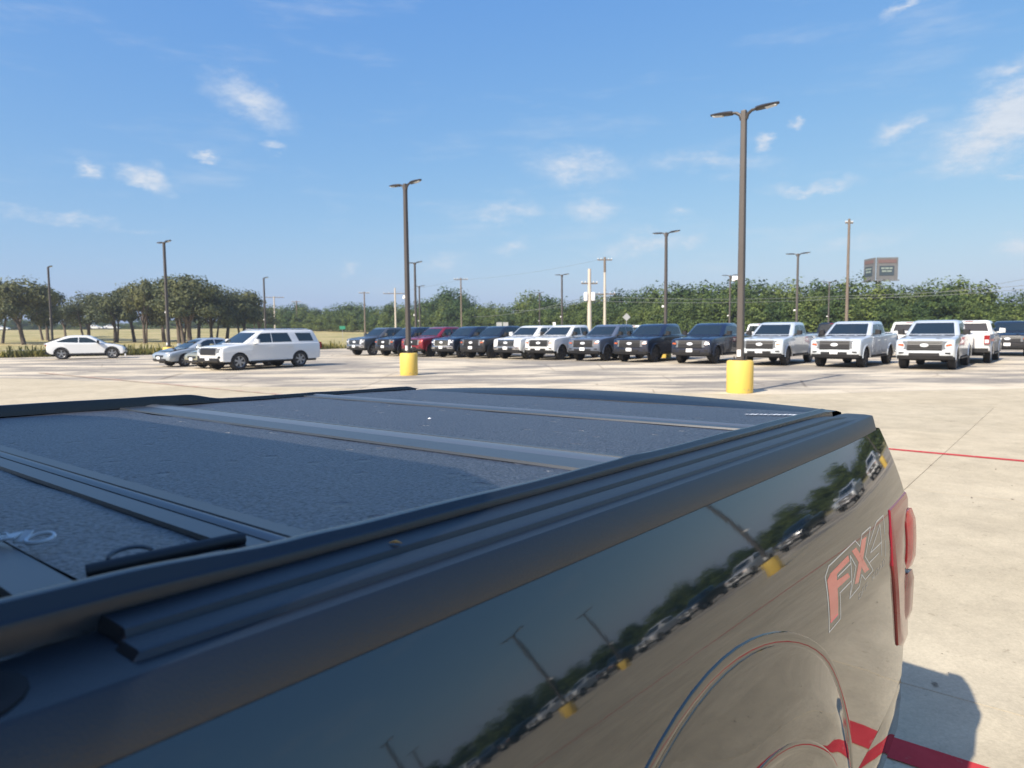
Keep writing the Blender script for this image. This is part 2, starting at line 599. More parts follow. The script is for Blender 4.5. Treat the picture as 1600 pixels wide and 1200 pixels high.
# loose stones and grit on the concrete
M_stone = mat('grit', (0.2, 0.17, 0.14), 0.9)
mb = MB()
for k in range(260):
    a, b = rnd.uniform(-1.6, 4), rnd.uniform(1.2, 11) if k % 2 else rnd.uniform(1.2, 5)
    p = lot(a, b, 0.009)
    r = rnd.choice((0.003, 0.004, 0.005, 0.007, 0.012))
    mb.add([p + Vector((rnd.uniform(-r, r) * 2, rnd.uniform(-r, r), 0)) for _ in range(1)] +
           [p + Vector((r * 1.5, 0, 0)), p + Vector((0, r, 0)), p + Vector((-r, -r * 0.6, 0)), p + Vector((0, 0, r * 0.9))], [(1, 2, 4), (2, 3, 4), (3, 1, 4)])
tag(mb.build('gravel_grit', M_stone), kind='stuff')


# ------------------------------------------------------------------ trees
def leaf_mat(name, c0, c1):
    m, nt, b = newmat(name)
    N = nt.nodes
    g = N.new('ShaderNodeNewGeometry')
    oi = N.new('ShaderNodeObjectInfo')
    r = N.new('ShaderNodeValToRGB')
    r.color_ramp.elements[0].color = (*c0, 1)
    r.color_ramp.elements[1].color = (*c1, 1)
    nt.links.new(g.outputs['Random Per Island'], r.inputs[0])
    r2 = N.new('ShaderNodeValToRGB')
    r2.color_ramp.elements[0].color = (0.55, 0.66, 0.62, 1)
    r2.color_ramp.elements[1].color = (1.45, 1.25, 0.95, 1)
    nt.links.new(oi.outputs['Random'], r2.inputs[0])
    tc = N.new('ShaderNodeTexCoord')
    cn = N.new('ShaderNodeTexNoise')
    cn.inputs['Scale'].default_value = 0.55
    cn.inputs['Detail'].default_value = 3
    nt.links.new(tc.outputs['Object'], cn.inputs['Vector'])
    r3 = N.new('ShaderNodeValToRGB')
    r3.color_ramp.elements[0].position = .38
    r3.color_ramp.elements[1].position = .62
    r3.color_ramp.elements[0].color = (0.55, 0.60, 0.62, 1)
    r3.color_ramp.elements[1].color = (1.35, 1.28, 1.1, 1)
    nt.links.new(cn.outputs['Fac'], r3.inputs[0])
    mc = N.new('ShaderNodeMixRGB')
    mc.blend_type = 'MULTIPLY'
    mc.inputs[0].default_value = 1
    nt.links.new(r.outputs[0], mc.inputs[1])
    nt.links.new(r3.outputs[0], mc.inputs[2])
    mx = N.new('ShaderNodeMixRGB')
    mx.blend_type = 'MULTIPLY'
    mx.inputs[0].default_value = 1
    nt.links.new(mc.outputs[0], mx.inputs[1])
    nt.links.new(r2.outputs[0], mx.inputs[2])
    nt.links.new(mx.outputs[0], b.inputs['Base Color'])
    b.inputs['Roughness'].default_value = 0.6
    b.inputs['IOR'].default_value = 1.35
    tr = N.new('ShaderNodeBsdfTranslucent')
    nt.links.new(mx.outputs[0], tr.inputs[0])
    ms = N.new('ShaderNodeMixShader')
    ms.inputs[0].default_value = 0.3
    nt.links.new(b.outputs[0], ms.inputs[1])
    nt.links.new(tr.outputs[0], ms.inputs[2])
    nt.links.new(ms.outputs[0], N['Material Output'].inputs[0])
    return m


M_leaf = leaf_mat('green_leaves', (0.052, 0.092, 0.034), (0.135, 0.195, 0.066))
M_oak = leaf_mat('oak_leaves', (0.055, 0.075, 0.042), (0.12, 0.145, 0.082))
M_bark = mat('bark', (0.11, 0.085, 0.065), 0.9, var=0.35, vscale=3)
M_weed = leaf_mat('weeds', (0.12, 0.14, 0.04), (0.36, 0.31, 0.13))


def crown_mesh(name, seed, lumps, n, size, m):
    """many small leaf clumps spread through lumpy volumes; lumps = [(centre, radii)]"""
    r = random.Random(seed)
    vs, fs = [], []
    wsum = [l[1][0] * l[1][1] + l[1][0] * l[1][2] for l in lumps]
    for _ in range(n):
        c, rad = r.choices(lumps, wsum)[0]
        while True:
            d = Vector((r.gauss(0, 1), r.gauss(0, 1), r.gauss(0, 1)))
            if d.length > 0.1:
                break
        d.normalize()
        q = r.uniform(0.62, 1.05) if r.random() < 0.8 else r.uniform(0.2, 0.7)
        q *= 1 + 0.42 * mnoise.noise(d * 2.3 + Vector((seed, c[0], c[2])))
        p = Vector((c[0] + d.x * rad[0] * q, c[1] + d.y * rad[1] * q, c[2] + d.z * rad[2] * q))
        nn = (d + Vector((r.gauss(0, .4), r.gauss(0, .4), r.gauss(0.2, .4)))).normalized()
        a = nn.orthogonal().normalized()
        a.rotate(Matrix.Rotation(r.uniform(0, 6.28), 3, nn))
        b = nn.cross(a)
        s = size * r.uniform(0.6, 1.4)
        k = len(vs)
        bend = nn * s * 0.25
        vs += [p - a * s - b * s * .6, p + a * s * .3 - b * s + bend, p + a * s + b * s * .4, p - a * s * .2 + b * s + bend]
        fs += [(k, k + 1, k + 2), (k, k + 2, k + 3)]
    me = bpy.data.meshes.new(name)
    me.from_pydata([tuple(v) for v in vs], [], fs)
    me.materials.append(m)
    return me


def trunk_mesh(paths):
    mb = MB()
    for pts, r0, r1 in paths:
        mb.tube(pts, r0, r1, n=7)
    o = mb.build('trunk', M_bark, sm=60)
    me = o.data
    bpy.data.objects.remove(o)
    return me


wood_kinds = []
for k in range(7):
    r = random.Random(100 + k)
    W = r.uniform(3.2, 4.6)
    lumps = [((0, 0, 5.6), (W * .72, W * .72, 3.7)), ((0, 0, 2.4), (W, W, 2.4))]
    for _ in range(13):
        a = r.uniform(0, 6.28)
        q = r.uniform(0.3, 0.98)
        lumps.append(((cos(a) * W * q * .8, sin(a) * W * q * .8, r.uniform(2.5, 8.6 - 3.2 * q)), (r.uniform(1.0, 1.9),) * 2 + (r.uniform(0.8, 1.6),)))
    cm = crown_mesh('crown', 200 + k, lumps, 7500, 0.165, M_leaf)
    tm = trunk_mesh([([(0, 0, -0.3), (0.1, 0, 2), (0.0, 0.2, 6.5)], 0.28, 0.08), ([(0.05, 0, 2), (1.2, 0.4, 5.5)], 0.14, 0.05), ([(0.05, 0, 2.4), (-1.3, -0.3, 5.8)], 0.13, 0.05)])
    wood_kinds.append((cm, tm))
oak_kinds = []
for k in range(5):
    r = random.Random(500 + k)
    W = r.uniform(3.9, 4.8)
    lumps = []
    for _ in range(15):
        a = r.uniform(0, 6.28)
        q = sqrt(r.random())
        lumps.append(((cos(a) * W * q * .85, sin(a) * W * q * .85, 8.1 - 2.9 * q * q + r.uniform(-2.3, .6)), (r.uniform(1.1, 2.1),) * 2 + (r.uniform(0.7, 1.3),)))
    lumps.append(((0, 0, 6.9), (W * .78, W * .78, 2.4)))
    cm = crown_mesh('crown', 700 + k, lumps, 6500, 0.15, M_oak)
    lean = r.uniform(-1.4, 1.4)
    paths = [([(0, 0, -.4), (lean * .35, 0, 2.2), (lean, .2, 5), (lean * 1.1, .1, 7.5)], .34, .1)]
    for _ in range(5):
        a = r.uniform(0, 6.28)
        paths.append(([(lean * .4, 0, r.uniform(2.2, 3.4)), (lean + cos(a) * 1.4, sin(a) * 1.4, 5), (lean + cos(a) * 3, sin(a) * 3, 7)], .15, .04))
    if k % 2 == 0:
        paths.append(([(.8, .3, -.4), (1.3, .4, 2.5), (1.9, .6, 6.5)], .24, .08))
    oak_kinds.append((cm, trunk_mesh(paths)))


def tree(name, kinds, k, x, y, z, sxy, sz, label, group, rz):
    t = thing(name, label, 'tree', (x, y, z), rz, group)
    t.scale = (sxy, sxy, sz)
    for nm, me in zip(('crown', 'trunk'), kinds[k]):
        o = bpy.data.objects.new(nm, me)
        COL.objects.link(o)
        o.parent = t
    return t


def at_px(px, y, Y):
    d = cF + cR * ((px - 800) / 1094.6) - cU * ((y - 600) / 1094.6)
    p = d * (Y / d.y)
    return p + Vector((0, 0, CAM_H))


PROFILE = [(380, 484), (430, 476), (470, 472), (500, 480), (520, 474), (545, 471), (580, 478), (620, 471), (660, 470), (685, 462), (700, 447), (725, 458), (740, 472), (770, 472), (800, 474),
           (825, 449), (845, 452), (870, 467), (900, 464), (950, 457), (1000, 447), (1050, 440), (1100, 442), (1160, 434), (1200, 434), (1250, 434), (1300, 437), (1325, 427), (1350, 441),
           (1400, 441), (1440, 434), (1480, 427), (1520, 432), (1552, 440), (1572, 452), (1592, 448), (1640, 444), (1750, 440), (1900, 436)]
DEPTH = [(380, 222), (430, 212), (600, 188), (700, 175), (850, 148), (1000, 130), (1200, 112), (1400, 100), (1600, 90), (1900, 80)]


def lerp(tab, x):
    for (x0, y0), (x1, y1) in zip(tab, tab[1:]):
        if x <= x1:
            return y0 + (y1 - y0) * (x - x0) / (x1 - x0)
    return tab[-1][1]


WL = {0: 'tall green tree rising in the dense wood behind the parked trucks', 1: 'low bushy green tree at the front edge of the wood behind the parked trucks'}
px = 384.0
i = 0
while px < 1720:
    Y = lerp(DEPTH, px)
    for row in (0, 1):
        pxx = px + (9 if row else 0) + rnd.uniform(-4, 4)
        Yr = Y * (1.0 if row == 0 else 0.91)
        top = lerp(PROFILE, pxx) + (rnd.uniform(-4, 6) * 110 / Y if row == 0 else rnd.uniform(16, 34) * 110 / Y)
        p = at_px(pxx, top, Yr)
        gz = terrain_z(p.x, p.y) - 0.05
        hgt = max(3.0, p.z - gz)
        sz = hgt / 9.3
        sxy = max(0.55, min(1.3, sz * rnd.uniform(0.85, 1.25)))
        tree('wood_tree', wood_kinds, i % 7, p.x, p.y, gz, sxy, sz, WL[row], 'tall trees of the wood' if row == 0 else 'bushy trees along the edge of the wood', rnd.uniform(0, 6.28))
        i += 1
    px += 7.2 * 1094.6 * 0.34 / Y * 1.25
# the same wood goes on past the right of the frame (mirrored in the pickup's side)
for k in range(30):
    az = radians(40 + k * 2.5)
    D = 122 + rnd.uniform(-6, 10)
    hgt = rnd.uniform(6.0, 10)
    tree('wood_tree', wood_kinds, k % 7, D * sin(az), D * cos(az), -0.05, rnd.uniform(.8, 1.1), hgt / 9.3, 'green tree of the wood beyond the right edge of the parking lot', 'trees beyond the right edge of the lot', rnd.uniform(0, 6.28))

# open grove of dark oaks on the left: px of the trunk, top of the crown, crown width in px, depth, label
OAKS = [(-14, 436, 70, 112, 'dark oak at the far left edge of the grove, cut by the frame'),
        (32, 432, 74, 108, 'dark oak with a thick pale trunk behind the rear of the white crossover'),
        (70, 450, 56, 128, 'oak behind the single lamp post left of the white crossover'),
        (100, 474, 40, 140, 'slender leaning oak over the roof of the white crossover'),
        (134, 456, 60, 126, 'small oak with a thin dark trunk behind the white crossover'),
        (176, 455, 60, 118, 'oak with a leaning forked trunk behind the bonnet of the white crossover'),
        (206, 440, 56, 122, 'oak with a slim pale trunk right of the white crossover'),
        (221, 437, 50, 112, 'oak with a broad brown trunk left of the tall twin lamp post'),
        (252, 433, 66, 120, 'oak directly behind the tall twin lamp post on the left'),
        (276, 430, 66, 112, 'large oak with stout trunk just right of the tall twin lamp post'),
        (292, 428, 84, 108, 'tallest dark oak of the grove, over the silver sedan'),
        (306, 438, 60, 124, 'shaded oak behind the tallest oak of the grove'),
        (327, 446, 56, 112, 'dark oak over the bonnet of the white SUV'),
        (350, 447, 62, 118, 'rounded oak over the windscreen of the white SUV'),
        (378, 452, 58, 122, 'last oak of the grove, right end above the white SUV'),
        (404, 476, 44, 150, 'low oak at the right end of the grove beside the thin lamp post')]
for k, (px, top, wd, Y, lab) in enumerate(OAKS):
    p = at_px(px, top, Y)
    gz = terrain_z(p.x, p.y) - 0.05
    hgt = p.z - gz
    sxy = wd * Y / 1094.6 / 9.4 * (1.38)
    tree('oak_tree', oak_kinds, k % 5, p.x, p.y, gz, sxy, hgt / 9.4, lab, 'oaks of the open grove on the left', rnd.uniform(0, 6.28))
# distant trees seen under the grove
for k in range(30):
    px = -60 + k * 15.5 + rnd.uniform(-4, 4)
    Y = 285 + rnd.uniform(-10, 15)
    p = at_px(px, 501 + rnd.uniform(-6, 4), Y)
    gz = terrain_z(p.x, p.y) - .05
    tree('far_tree', wood_kinds, k % 7, p.x, p.y, gz, 1.0, (p.z - gz) / 9.3, 'far green tree seen under the oaks beyond the field', 'far trees beyond the field', rnd.uniform(0, 6.28))

# weeds along the lot edge
r = random.Random(5)
vs, fs = [], []
edge = [(-75, 36), (-38, 52.2), (-29.6, 55.4), (-17.6, 69.4), (2, 92.5)]
for _ in range(7000):
    k = r.choices(range(4), (3, 3, 3, 1))[0]
    t = r.random()
    x = edge[k][0] + (edge[k + 1][0] - edge[k][0]) * t
    y = edge[k][1] + (edge[k + 1][1] - edge[k][1]) * t + abs(r.gauss(0, 1.3)) - .1
    hh = r.uniform(.12, .55) * (1.0 if r.random() < .85 else 1.7)
    a = r.uniform(0, 3.14)
    dx, dy = cos(a) * .09, sin(a) * .09
    lx, ly = r.gauss(0, .12), r.gauss(0, .12)
    n = len(vs)
    vs += [(x - dx, y - dy, -.03), (x + dx, y + dy, -.03), (x + lx + dx * .3, y + ly + dy * .3, hh), (x + lx - dx * .5, y + ly - dy * .5, hh * .9)]
    fs.append((n, n + 1, n + 2, n + 3))
me = bpy.data.meshes.new('weeds')
me.from_pydata(vs, [], fs)
me.materials.append(M_weed)
o = bpy.data.objects.new('weeds', me)
COL.objects.link(o)
tag(o, 'dry weeds growing along the edge of the lot', kind='stuff')


# ------------------------------------------------------------------ parked vehicles
def shrink_end(x, xf, xr, e, span=0.45):
    if x > xf - span:
        t = (x - (xf - span)) / span
        return x - e * t * t
    if x < xr + span:
        t = ((xr + span) - x) / span
        return x + e * t * t
    return x


def arc_pts(cx, cz, r, z0, n=9):
    a0 = math.asin(max(-1, min(1, (z0 - cz) / r)))
    return [(cx + r * cos(a), cz + r * sin(a)) for a in [pi - a0 - (pi - 2 * a0) * k / n for k in range(n + 1)]]


def body_part(sp, root, xf, paint):
    """side outline with wheel arches, swept across the width with rounded shoulders and corners"""
    o = []
    zs, hub, ra = sp['sill'], sp['hub'], sp['arch']
    top = sp['top']                      # front bottom ... over the top ... rear bottom
    o += [(x, z, t) for x, z, t in top]
    for ax in (sp['rear'], sp['front']):
        o += [(x, z, 'a') for x, z in arc_pts(ax, hub, ra, zs)]
    XF, XR = max(p[0] for p in o), min(p[0] for p in o)
    hw = sp['hw']
    lay = [(-hw, .13, .10), (-hw + .012, .10, .05), (-hw + .07, .05, .012), (-hw * .6, .012, 0), (hw * .6, .012, 0), (hw - .07, .05, .012), (hw - .012, .10, .05), (hw, .13, .10)]
    rs = []
    for y, e, dz in lay:
        ring = []
        for x, z, t in o:
            zz = z - (dz * sp.get('shoulder', 1.0) if t == 't' else 0)
            inn = 0.0
            if t == 'a' and abs(y) > hw - .02:
                pass
            ring.append((shrink_end(x, XF, XR, e), y, zz))
        rs.append(ring)
    mb = MB(xf)
    mb.rings(rs)
    # dark wheel tunnels and floor
    n = len(o)
    for i, f in enumerate(mb.f):
        if len(f) == 4:
            j0, j1 = f[0] % n, f[1] % n
            if o[j0][2] == 'a' and o[j1][2] == 'a':
                mb.m[i] = 1
            if o[j0][2] == 'b' and o[j1][2] == 'b':
                mb.m[i] = 1
    return mb.build('body', [paint, M_under], root, sm=38), XF, XR


def cabin_part(cb, root, xf, paint):
    zb, zt = cb['zb'], cb['zt']

    def dims(z):
        t = (z - zb) / (zt - zb)
        return (cb['hb'] + (cb['ht'] - cb['hb']) * t, cb['fb'] + (cb['ft'] - cb['fb']) * t, cb['rb'] + (cb['rt'] - cb['rb']) * t)
    rs = []
    H = zt - zb
    for t, ins in ((0, 0), (.35, 0), (.7, 0), (.86, .004), (.94, .03), (.985, .09), (1.0, .18)):
        z = zb + H * t
        hw, f, r = dims(z)
        hw -= ins
        f -= ins * cb.get('fr', 1.6)
        r += ins * cb.get('rr', .7)
        c, cr = cb.get('cf', .10), cb.get('cr', .10)
        rs.append([(f, -hw + c * 1.6, z), (f + cb.get('bow', .05), 0, z), (f, hw - c * 1.6, z), (f - c, hw - .02, z), (f - c * 1.8, hw, z), (r + cr * 1.6, hw, z), (r + cr * .6, hw - .025, z), (r, hw - cr * 1.5, z),
                   (r, -hw + cr * 1.5, z), (r + cr * .6, -hw + .025, z), (r + cr * 1.6, -hw, z), (f - c * 1.8, -hw, z), (f - c, -hw + .02, z)])
    mb = MB(xf)
    mb.rings(rs)
    mb.build('cabin', paint, root, sm=40)
    for poly in cb['side']:
        for s in (-1, 1):
            w = MB(xf)
            pts = []
            for x, z in poly:
                hw, f, r = dims(z)
                pts.append((x, s * (hw + .006), z))
            n = len(pts)
            inner = [(p[0], p[1] - s * .03, p[2]) for p in pts]
            w.rings([inner, pts])
            w.build('side_window', M_glass, root)
    c = cb.get('cf', .10) * 1.6
    for nm, key, zz in (('windshield', 'f', cb['wz']), ('rear_window', 'r', cb['rz'])):
        w = MB(xf)
        rows = []
        for k in range(4):
            z = zz[0] + (zz[1] - zz[0]) * k / 3
            hw, f, r = dims(z)
            y = hw - c - .01
            bow = cb.get('bow', .05)
            if key == 'f':
                rows.append([(f + .008 + bow * (1 - abs(q) / (hw - c)), q, z) for q in (-y, -y * .5, 0, y * .5, y)])
            else:
                rows.append([(r - .008, q, z) for q in (-y, -y * .5, 0, y * .5, y)])
        w.rings(rows, closed=False, caps=False)
        w.build(nm, M_glass, root, recalc=False, sm=60)
    return dims


def wheel_part(root, xf, x, y, r, w, rim_m, spokes=6):
    s = 1 if y > 0 else -1
    y0, y1 = (y, y + s * w)
    t = MB(xf)
    sh = .03
    prof = [(r * .66, 0), (r * .93, 0), (r, s * sh), (r, s * (w - sh)), (r * .93, s * w), (r * .70, s * w), (r * .66, s * (w - .02))]
    rs = []
    for rr, h in prof:
        rs.append([(x + rr * cos(2 * pi * k / 24), y + h, r + rr * sin(2 * pi * k / 24)) for k in range(24)])
    t.rings(rs, caps=True)
    wheel = t.build('wheel', M_rubber, root, sm=40)
    d = MB(xf)
    rr = r * .665
    d.rings([[(x + q * cos(2 * pi * k / 20), y + h, r + q * sin(2 * pi * k / 20)) for k in range(20)] for q, h in ((rr, s * (w - .005)), (rr * .93, s * (w - .02)), (rr * .9, s * (w - .07)))], caps=False)
    for k in range(spokes):
        a = 2 * pi * k / spokes + .3
        c, sn = cos(a), sin(a)
        hw_ = rr * .17
        p = []
        for q, hh in ((rr * .1, hw_ * .8), (rr * .95, hw_)):
            for e in (-1, 1):
                p.append((x + q * c - e * hh * sn, r + q * sn + e * hh * c))
        yy0, yy1 = y + s * (w - .05), y + s * (w - .012)
        d.hexa([(p[0][0], yy0, p[0][1]), (p[1][0], yy0, p[1][1]), (p[3][0], yy0, p[3][1]), (p[2][0], yy0, p[2][1]),
                (p[0][0], yy1, p[0][1]), (p[1][0], yy1, p[1][1]), (p[3][0], yy1, p[3][1]), (p[2][0], yy1, p[2][1])])
    d.lathe([(rr * .22, s * (w - .05)), (rr * .22, s * (w - .008)), (rr * .1, s * (w - .004))], (x, y, r), 'y', 12)
    d.build('rim', rim_m, wheel, sm=35)
    b = MB(xf)
    b.lathe([(rr * .88, s * (w - .085)), (rr * .88, s * (w - .08))], (x, y, r), 'y', 16)
    b.build('brake_disc', M_under, wheel)
    return wheel


def mirror_part(root, xf, x, y, z, m):
    for s in (-1, 1):
        mb = MB(xf)
        mb.hexa([(x - .06, s * (y + .02), z - .02), (x + .05, s * (y + .02), z - .02), (x + .05, s * (y + .02), z + .05), (x - .06, s * (y + .02), z + .05),
                 (x - .04, s * (y + .12), z), (x + .04, s * (y + .12), z), (x + .04, s * (y + .12), z + .05), (x - .04, s * (y + .12), z + .05)])
        mb.rings([[(x + e * .02 - .06, s * (y + q0), z - .02), (x + e * .02 - .06, s * (y + q1), z), (x + e * .02 - .06, s * (y + q1), z + .19), (x + e * .02 - .06, s * (y + q0 + .02), z + .22)] for e, q0, q1 in ((0, .10, .35), (3.5, .10, .36), (6.5, .13, .32))])
        mb.build('wing_mirror', m, root, sm=30)


PICK = dict(sill=.50, hub=.41, arch=.49, rear=-1.84, front=1.84, hw=1.01,
            top=[(2.60, .50, 's'), (2.72, .52, 's'), (2.775, .60, 's'), (2.775, .80, 's'), (2.75, .98, 's'), (2.70, 1.12, 's'), (2.62, 1.19, 't'), (2.3, 1.245, 't'), (1.7, 1.30, 't'), (1.15, 1.34, 't'),
                 (.4, 1.345, 't'), (-.6, 1.35, 't'), (-1.22, 1.37, 't'), (-2.2, 1.385, 't'), (-3.02, 1.40, 't'), (-3.075, 1.37, 's'), (-3.07, 1.0, 's'), (-3.05, .72, 's'), (-3.02, .6, 's'), (-2.8, .55, 's')])
PCAB = dict(zb=1.335, zt=1.955, hb=.965, ht=.80, fb=1.22, ft=.30, rb=-1.24, rt=-1.12, wz=(1.39, 1.84), rz=(1.45, 1.82), cf=.09, cr=.07,
            side=[[(.86, 1.375), (.47, 1.74), (.38, 1.80), (-.16, 1.82), (-.16, 1.41), (.5, 1.385)], [(-.24, 1.41), (-.24, 1.82), (-.86, 1.80), (-.96, 1.74), (-1.0, 1.43)]])


def make_pickup(style, root, xf=None, paint=None, cab_only=False):
    paint = paint or PAINT['silver']
    sp = dict(PICK)
    if cab_only:
        sp = dict(PICK)
        sp['top'] = PICK['top'][:13] + [(-1.24, 1.33, 's'), (-1.24, .55, 's'), (-1.1, .5, 's')]
        sp['rear'] = None
        o = [(x, z, t) for x, z, t in sp['top']] + [(x, z, 'a') for x, z in arc_pts(1.84, .41, .49, .5)]
        rs = []
        for y, e, dz in ((-1.01, .13, .10), (-1.0, .10, .05), (-.94, .05, .012), (.94, .05, .012), (1.0, .10, .05), (1.01, .13, .10)):
            rs.append([((shrink_end(x, 2.775, -9, e)), y, z - (dz if t == 't' else 0)) for x, z, t in o])
        b = MB(xf)
        b.rings(rs)
        b.build('cab_body', paint, root, sm=38)
    else:
        body_part(sp, root, xf, paint)
    cabin_part(dict(PCAB, rt=-1.225, rr=.12, zt=1.985) if cab_only else PCAB, root, xf, paint)
    u = MB(xf)
    u.box(-2.9, 2.55, -.78, .78, .36, .62)
    if not cab_only:
        u.build('underbody', M_under, root)
    # doors, slightly proud of the side, with handles
    for s in (-1, 1):
        for poly, hx in ((((.98, .60), (1.02, .9), (.93, 1.25), (-.19, 1.265), (-.19, .56)), -.02), (((-.215, .56), (-.215, 1.265), (-1.17, 1.275), (-1.2, .95), (-1.03, .62)), -.99)):
            d = MB(xf)
            d.rings([[(x, s * 1.0, z) for x, z in poly], [(x * 1.0, s * 1.014, z) for x, z in poly]])
            dd = d.build('door', paint, root)
            hnd = MB(xf)
            hnd.box(hx - .11, hx + .11, s * 1.018 if s > 0 else s * 1.05, s * 1.05 if s > 0 else s * 1.018, 1.10, 1.135)
            hnd.build('handle', paint if style != 'chrome' else M_chrome, dd)
    # front face
    sport = style == 'sport'
    g = MB(xf)
    gm = M_trim
    g.prism([(2.805, .765), (2.785, .98), (2.735, 1.135), (2.6, 1.145), (2.6, .765)], 'y', -.60, .60)
    grille = g.build('grille', gm, root)
    for k in range(4):
        z = .80 + k * .082
        b = MB(xf)
        x = 2.812 - (z - .765) * .17
        b.box(x - .03, x + .012, -.58, .58, z, z + .022)
        b.build('grille_bar', M_trim if sport else M_chrome, grille)
    if not sport:
        b = MB(xf)
        b.prism([(2.815, .755), (2.815, .795), (2.70, .795), (2.70, .755)], 'y', -.62, .62)
        b.prism([(2.765, 1.115), (2.745, 1.16), (2.6, 1.16), (2.6, 1.115)], 'y', -.62, .62)
        b.build('grille_surround', M_chrome, grille)
    for s in (-1, 1):
        hb = MB(xf)
        hb.rings([[(1.30, s * .30, 1.325), (2.0, s * .33, 1.285), (2.58, s * .36, 1.205)], [(1.30, s * .40, 1.350), (2.0, s * .43, 1.308), (2.58, s * .45, 1.222)], [(1.30, s * .52, 1.325), (2.0, s * .54, 1.285), (2.58, s * .55, 1.205)]], closed=False, caps=False)
        hb.build('hood_bulge', paint, root, sm=60)
    cw = MB(xf)
    cw.hexa([(1.13, -.82, 1.335), (1.36, -.78, 1.325), (1.36, .78, 1.325), (1.13, .82, 1.335), (1.13, -.82, 1.375), (1.30, -.78, 1.345), (1.30, .78, 1.345), (1.13, .82, 1.375)])
    cw.build('cowl', M_trim, root)
    e = MB(xf)
    rs = []
    for hx, q in ((2.765, 1.0), (2.805, 1.0), (2.815, .8)):
        rs.append([(hx, .145 * q * cos(2 * pi * k / 16), 0.965 + .066 * q * sin(2 * pi * k / 16)) for k in range(16)])
    e.rings(rs)
    e.build('emblem', M_emblem, root, sm=30)
    for s in (-1, 1):
        hl = MB(xf)
        hl.hexa([(2.70, s * .60, .80), (2.62, s * .965, .84), (2.40, s * 1.0, .88), (2.5, s * .60, .80), (2.655, s * .60, 1.125), (2.565, s * .955, 1.115), (2.36, s * .995, 1.10), (2.5, s * .60, 1.125)])
        for i, v in enumerate(hl.v):
            v.x += .085 if i in (0, 4) else .06
        hh = hl.build('headlight', M_hlamp if sport else M_hclear, root, sm=20)
        am = MB(xf)
        am.hexa([(2.772, s * .72, .93), (2.715, s * .93, .955), (2.60, s * .93, .955), (2.60, s * .72, .93), (2.745, s * .72, 1.01), (2.69, s * .93, 1.02), (2.58, s * .93, 1.02), (2.6, s * .72, 1.01)])
        am.build('indicator', M_amber if sport else M_hclear, hh)
    bm = MB(xf)
    poly = [(2.60, -.99), (2.72, -.94), (2.81, -.6), (2.83, 0), (2.81, .6), (2.72, .94), (2.60, .99)]
    bm.rings([[(x, y, .57) for x, y in poly], [(x + .01, y, .62) for x, y in poly], [(x, y, .735) for x, y in poly], [(x - .03, y * .99, .76) for x, y in poly]])
    bum = bm.build('front_bumper', paint if sport else M_chrome, root, sm=30)
    it = MB(xf)
    it.box(2.76, 2.846, -.52, .52, .55, .665)
    it.build('lower_grille', M_trim, bum)
    for s in (-1, 1):
        it = MB(xf)
        y0, y1 = sorted((s * .66, s * .88))
        it.box(2.70, 2.79, y0, y1, .635, .69)
        it.build('fog_lamp_slot', M_trim, bum)
    va = MB(xf)
    va.rings([[(x - .03, y * .985, .42) for x, y in poly], [(x + .0, y * .995, .50) for x, y in poly], [(x, y, .568) for x, y in poly]])
    va.build('valance', M_trim, root, sm=30)
    if cab_only:
        for s in (-1, 1):
            wheel_part(root, xf, 1.84, s * .70, .41, .27, M_rim)
        mirror_part(root, xf, .82, .93, 1.37, M_trim)
        return
    pl = MB(xf)
    pl.box(2.846, 2.858, -.155, .155, .58, .74)
    pl.build('license_plate', M_plate, root)
    for x in (-1.84, 1.84):
        for s in (-1, 1):
            wheel_part(root, xf, x, s * .70, .41, .28, M_rimdark if sport else M_rim)
            fl = MB(xf)
            a = [pi * k / 12 for k in range(13)]
            fl.rings([[(x + q * cos(t), s * yy, .41 + q * sin(t)) for t in a] for q, yy in ((.57, 1.004), (.55, 1.03), (.495, 1.032), (.485, .99))], closed=False, caps=False)
            fl.build('wheel_arch', paint, root, sm=40)
    st = MB(xf)
    for s in (-1, 1):
        st = MB(xf)
        y0, y1 = sorted((s * .93, s * 1.06))
        st.box(-1.15, 1.15, y0, y1, .40, .46)
        st.build('running_board', M_trim, root)
    mirror_part(root, xf, .82, .93, 1.37, M_trim if sport else paint)
    tl = None
    for s in (-1, 1):
        tl = MB(xf)
        y0, y1 = sorted((s * .80, s * 1.005))
        tl.box(-3.10, -2.93, y0, y1, .88, 1.27)
        tl = tl.build('taillight', M_red, root)
        rv = MB(xf)
        y0, y1 = sorted((s * .83, s * .975))
        rv.box(-3.106, -3.05, y0, y1, .93, 1.08)
        rv.build('reverse_light', M_hclear, tl)
    rb = MB(xf)
    rb.box(-3.17, -3.0, -.96, .96, .52, .70)
    rb.build('rear_bumper', M_trim, root)
    bl = MB(xf)
    bl.hexa([(-2.98, -.80, 1.392), (-1.3, -.80, 1.37), (-1.3, .80, 1.37), (-2.98, .80, 1.392), (-2.98, -.80, 1.412), (-1.3, -.80, 1.392), (-1.3, .80, 1.392), (-2.98, .80, 1.412)])
    bl.build('bed_cover', M_trim, root)
    sk = MB(xf)
    sk.hexa([(.555, -.07, 1.765), (.555, .07, 1.765), (.54, .07, 1.765), (.54, -.07, 1.765), (.495, -.07, 1.81), (.495, .07, 1.81), (.48, .07, 1.81), (.48, -.07, 1.81)])
    sk.build('window_sticker', M_sticker, root)
    br = MB(xf)
    br.box(-1.17, -1.12, -.16, .16, 1.885, 1.915)
    br.build('brake_light', M_red, root)


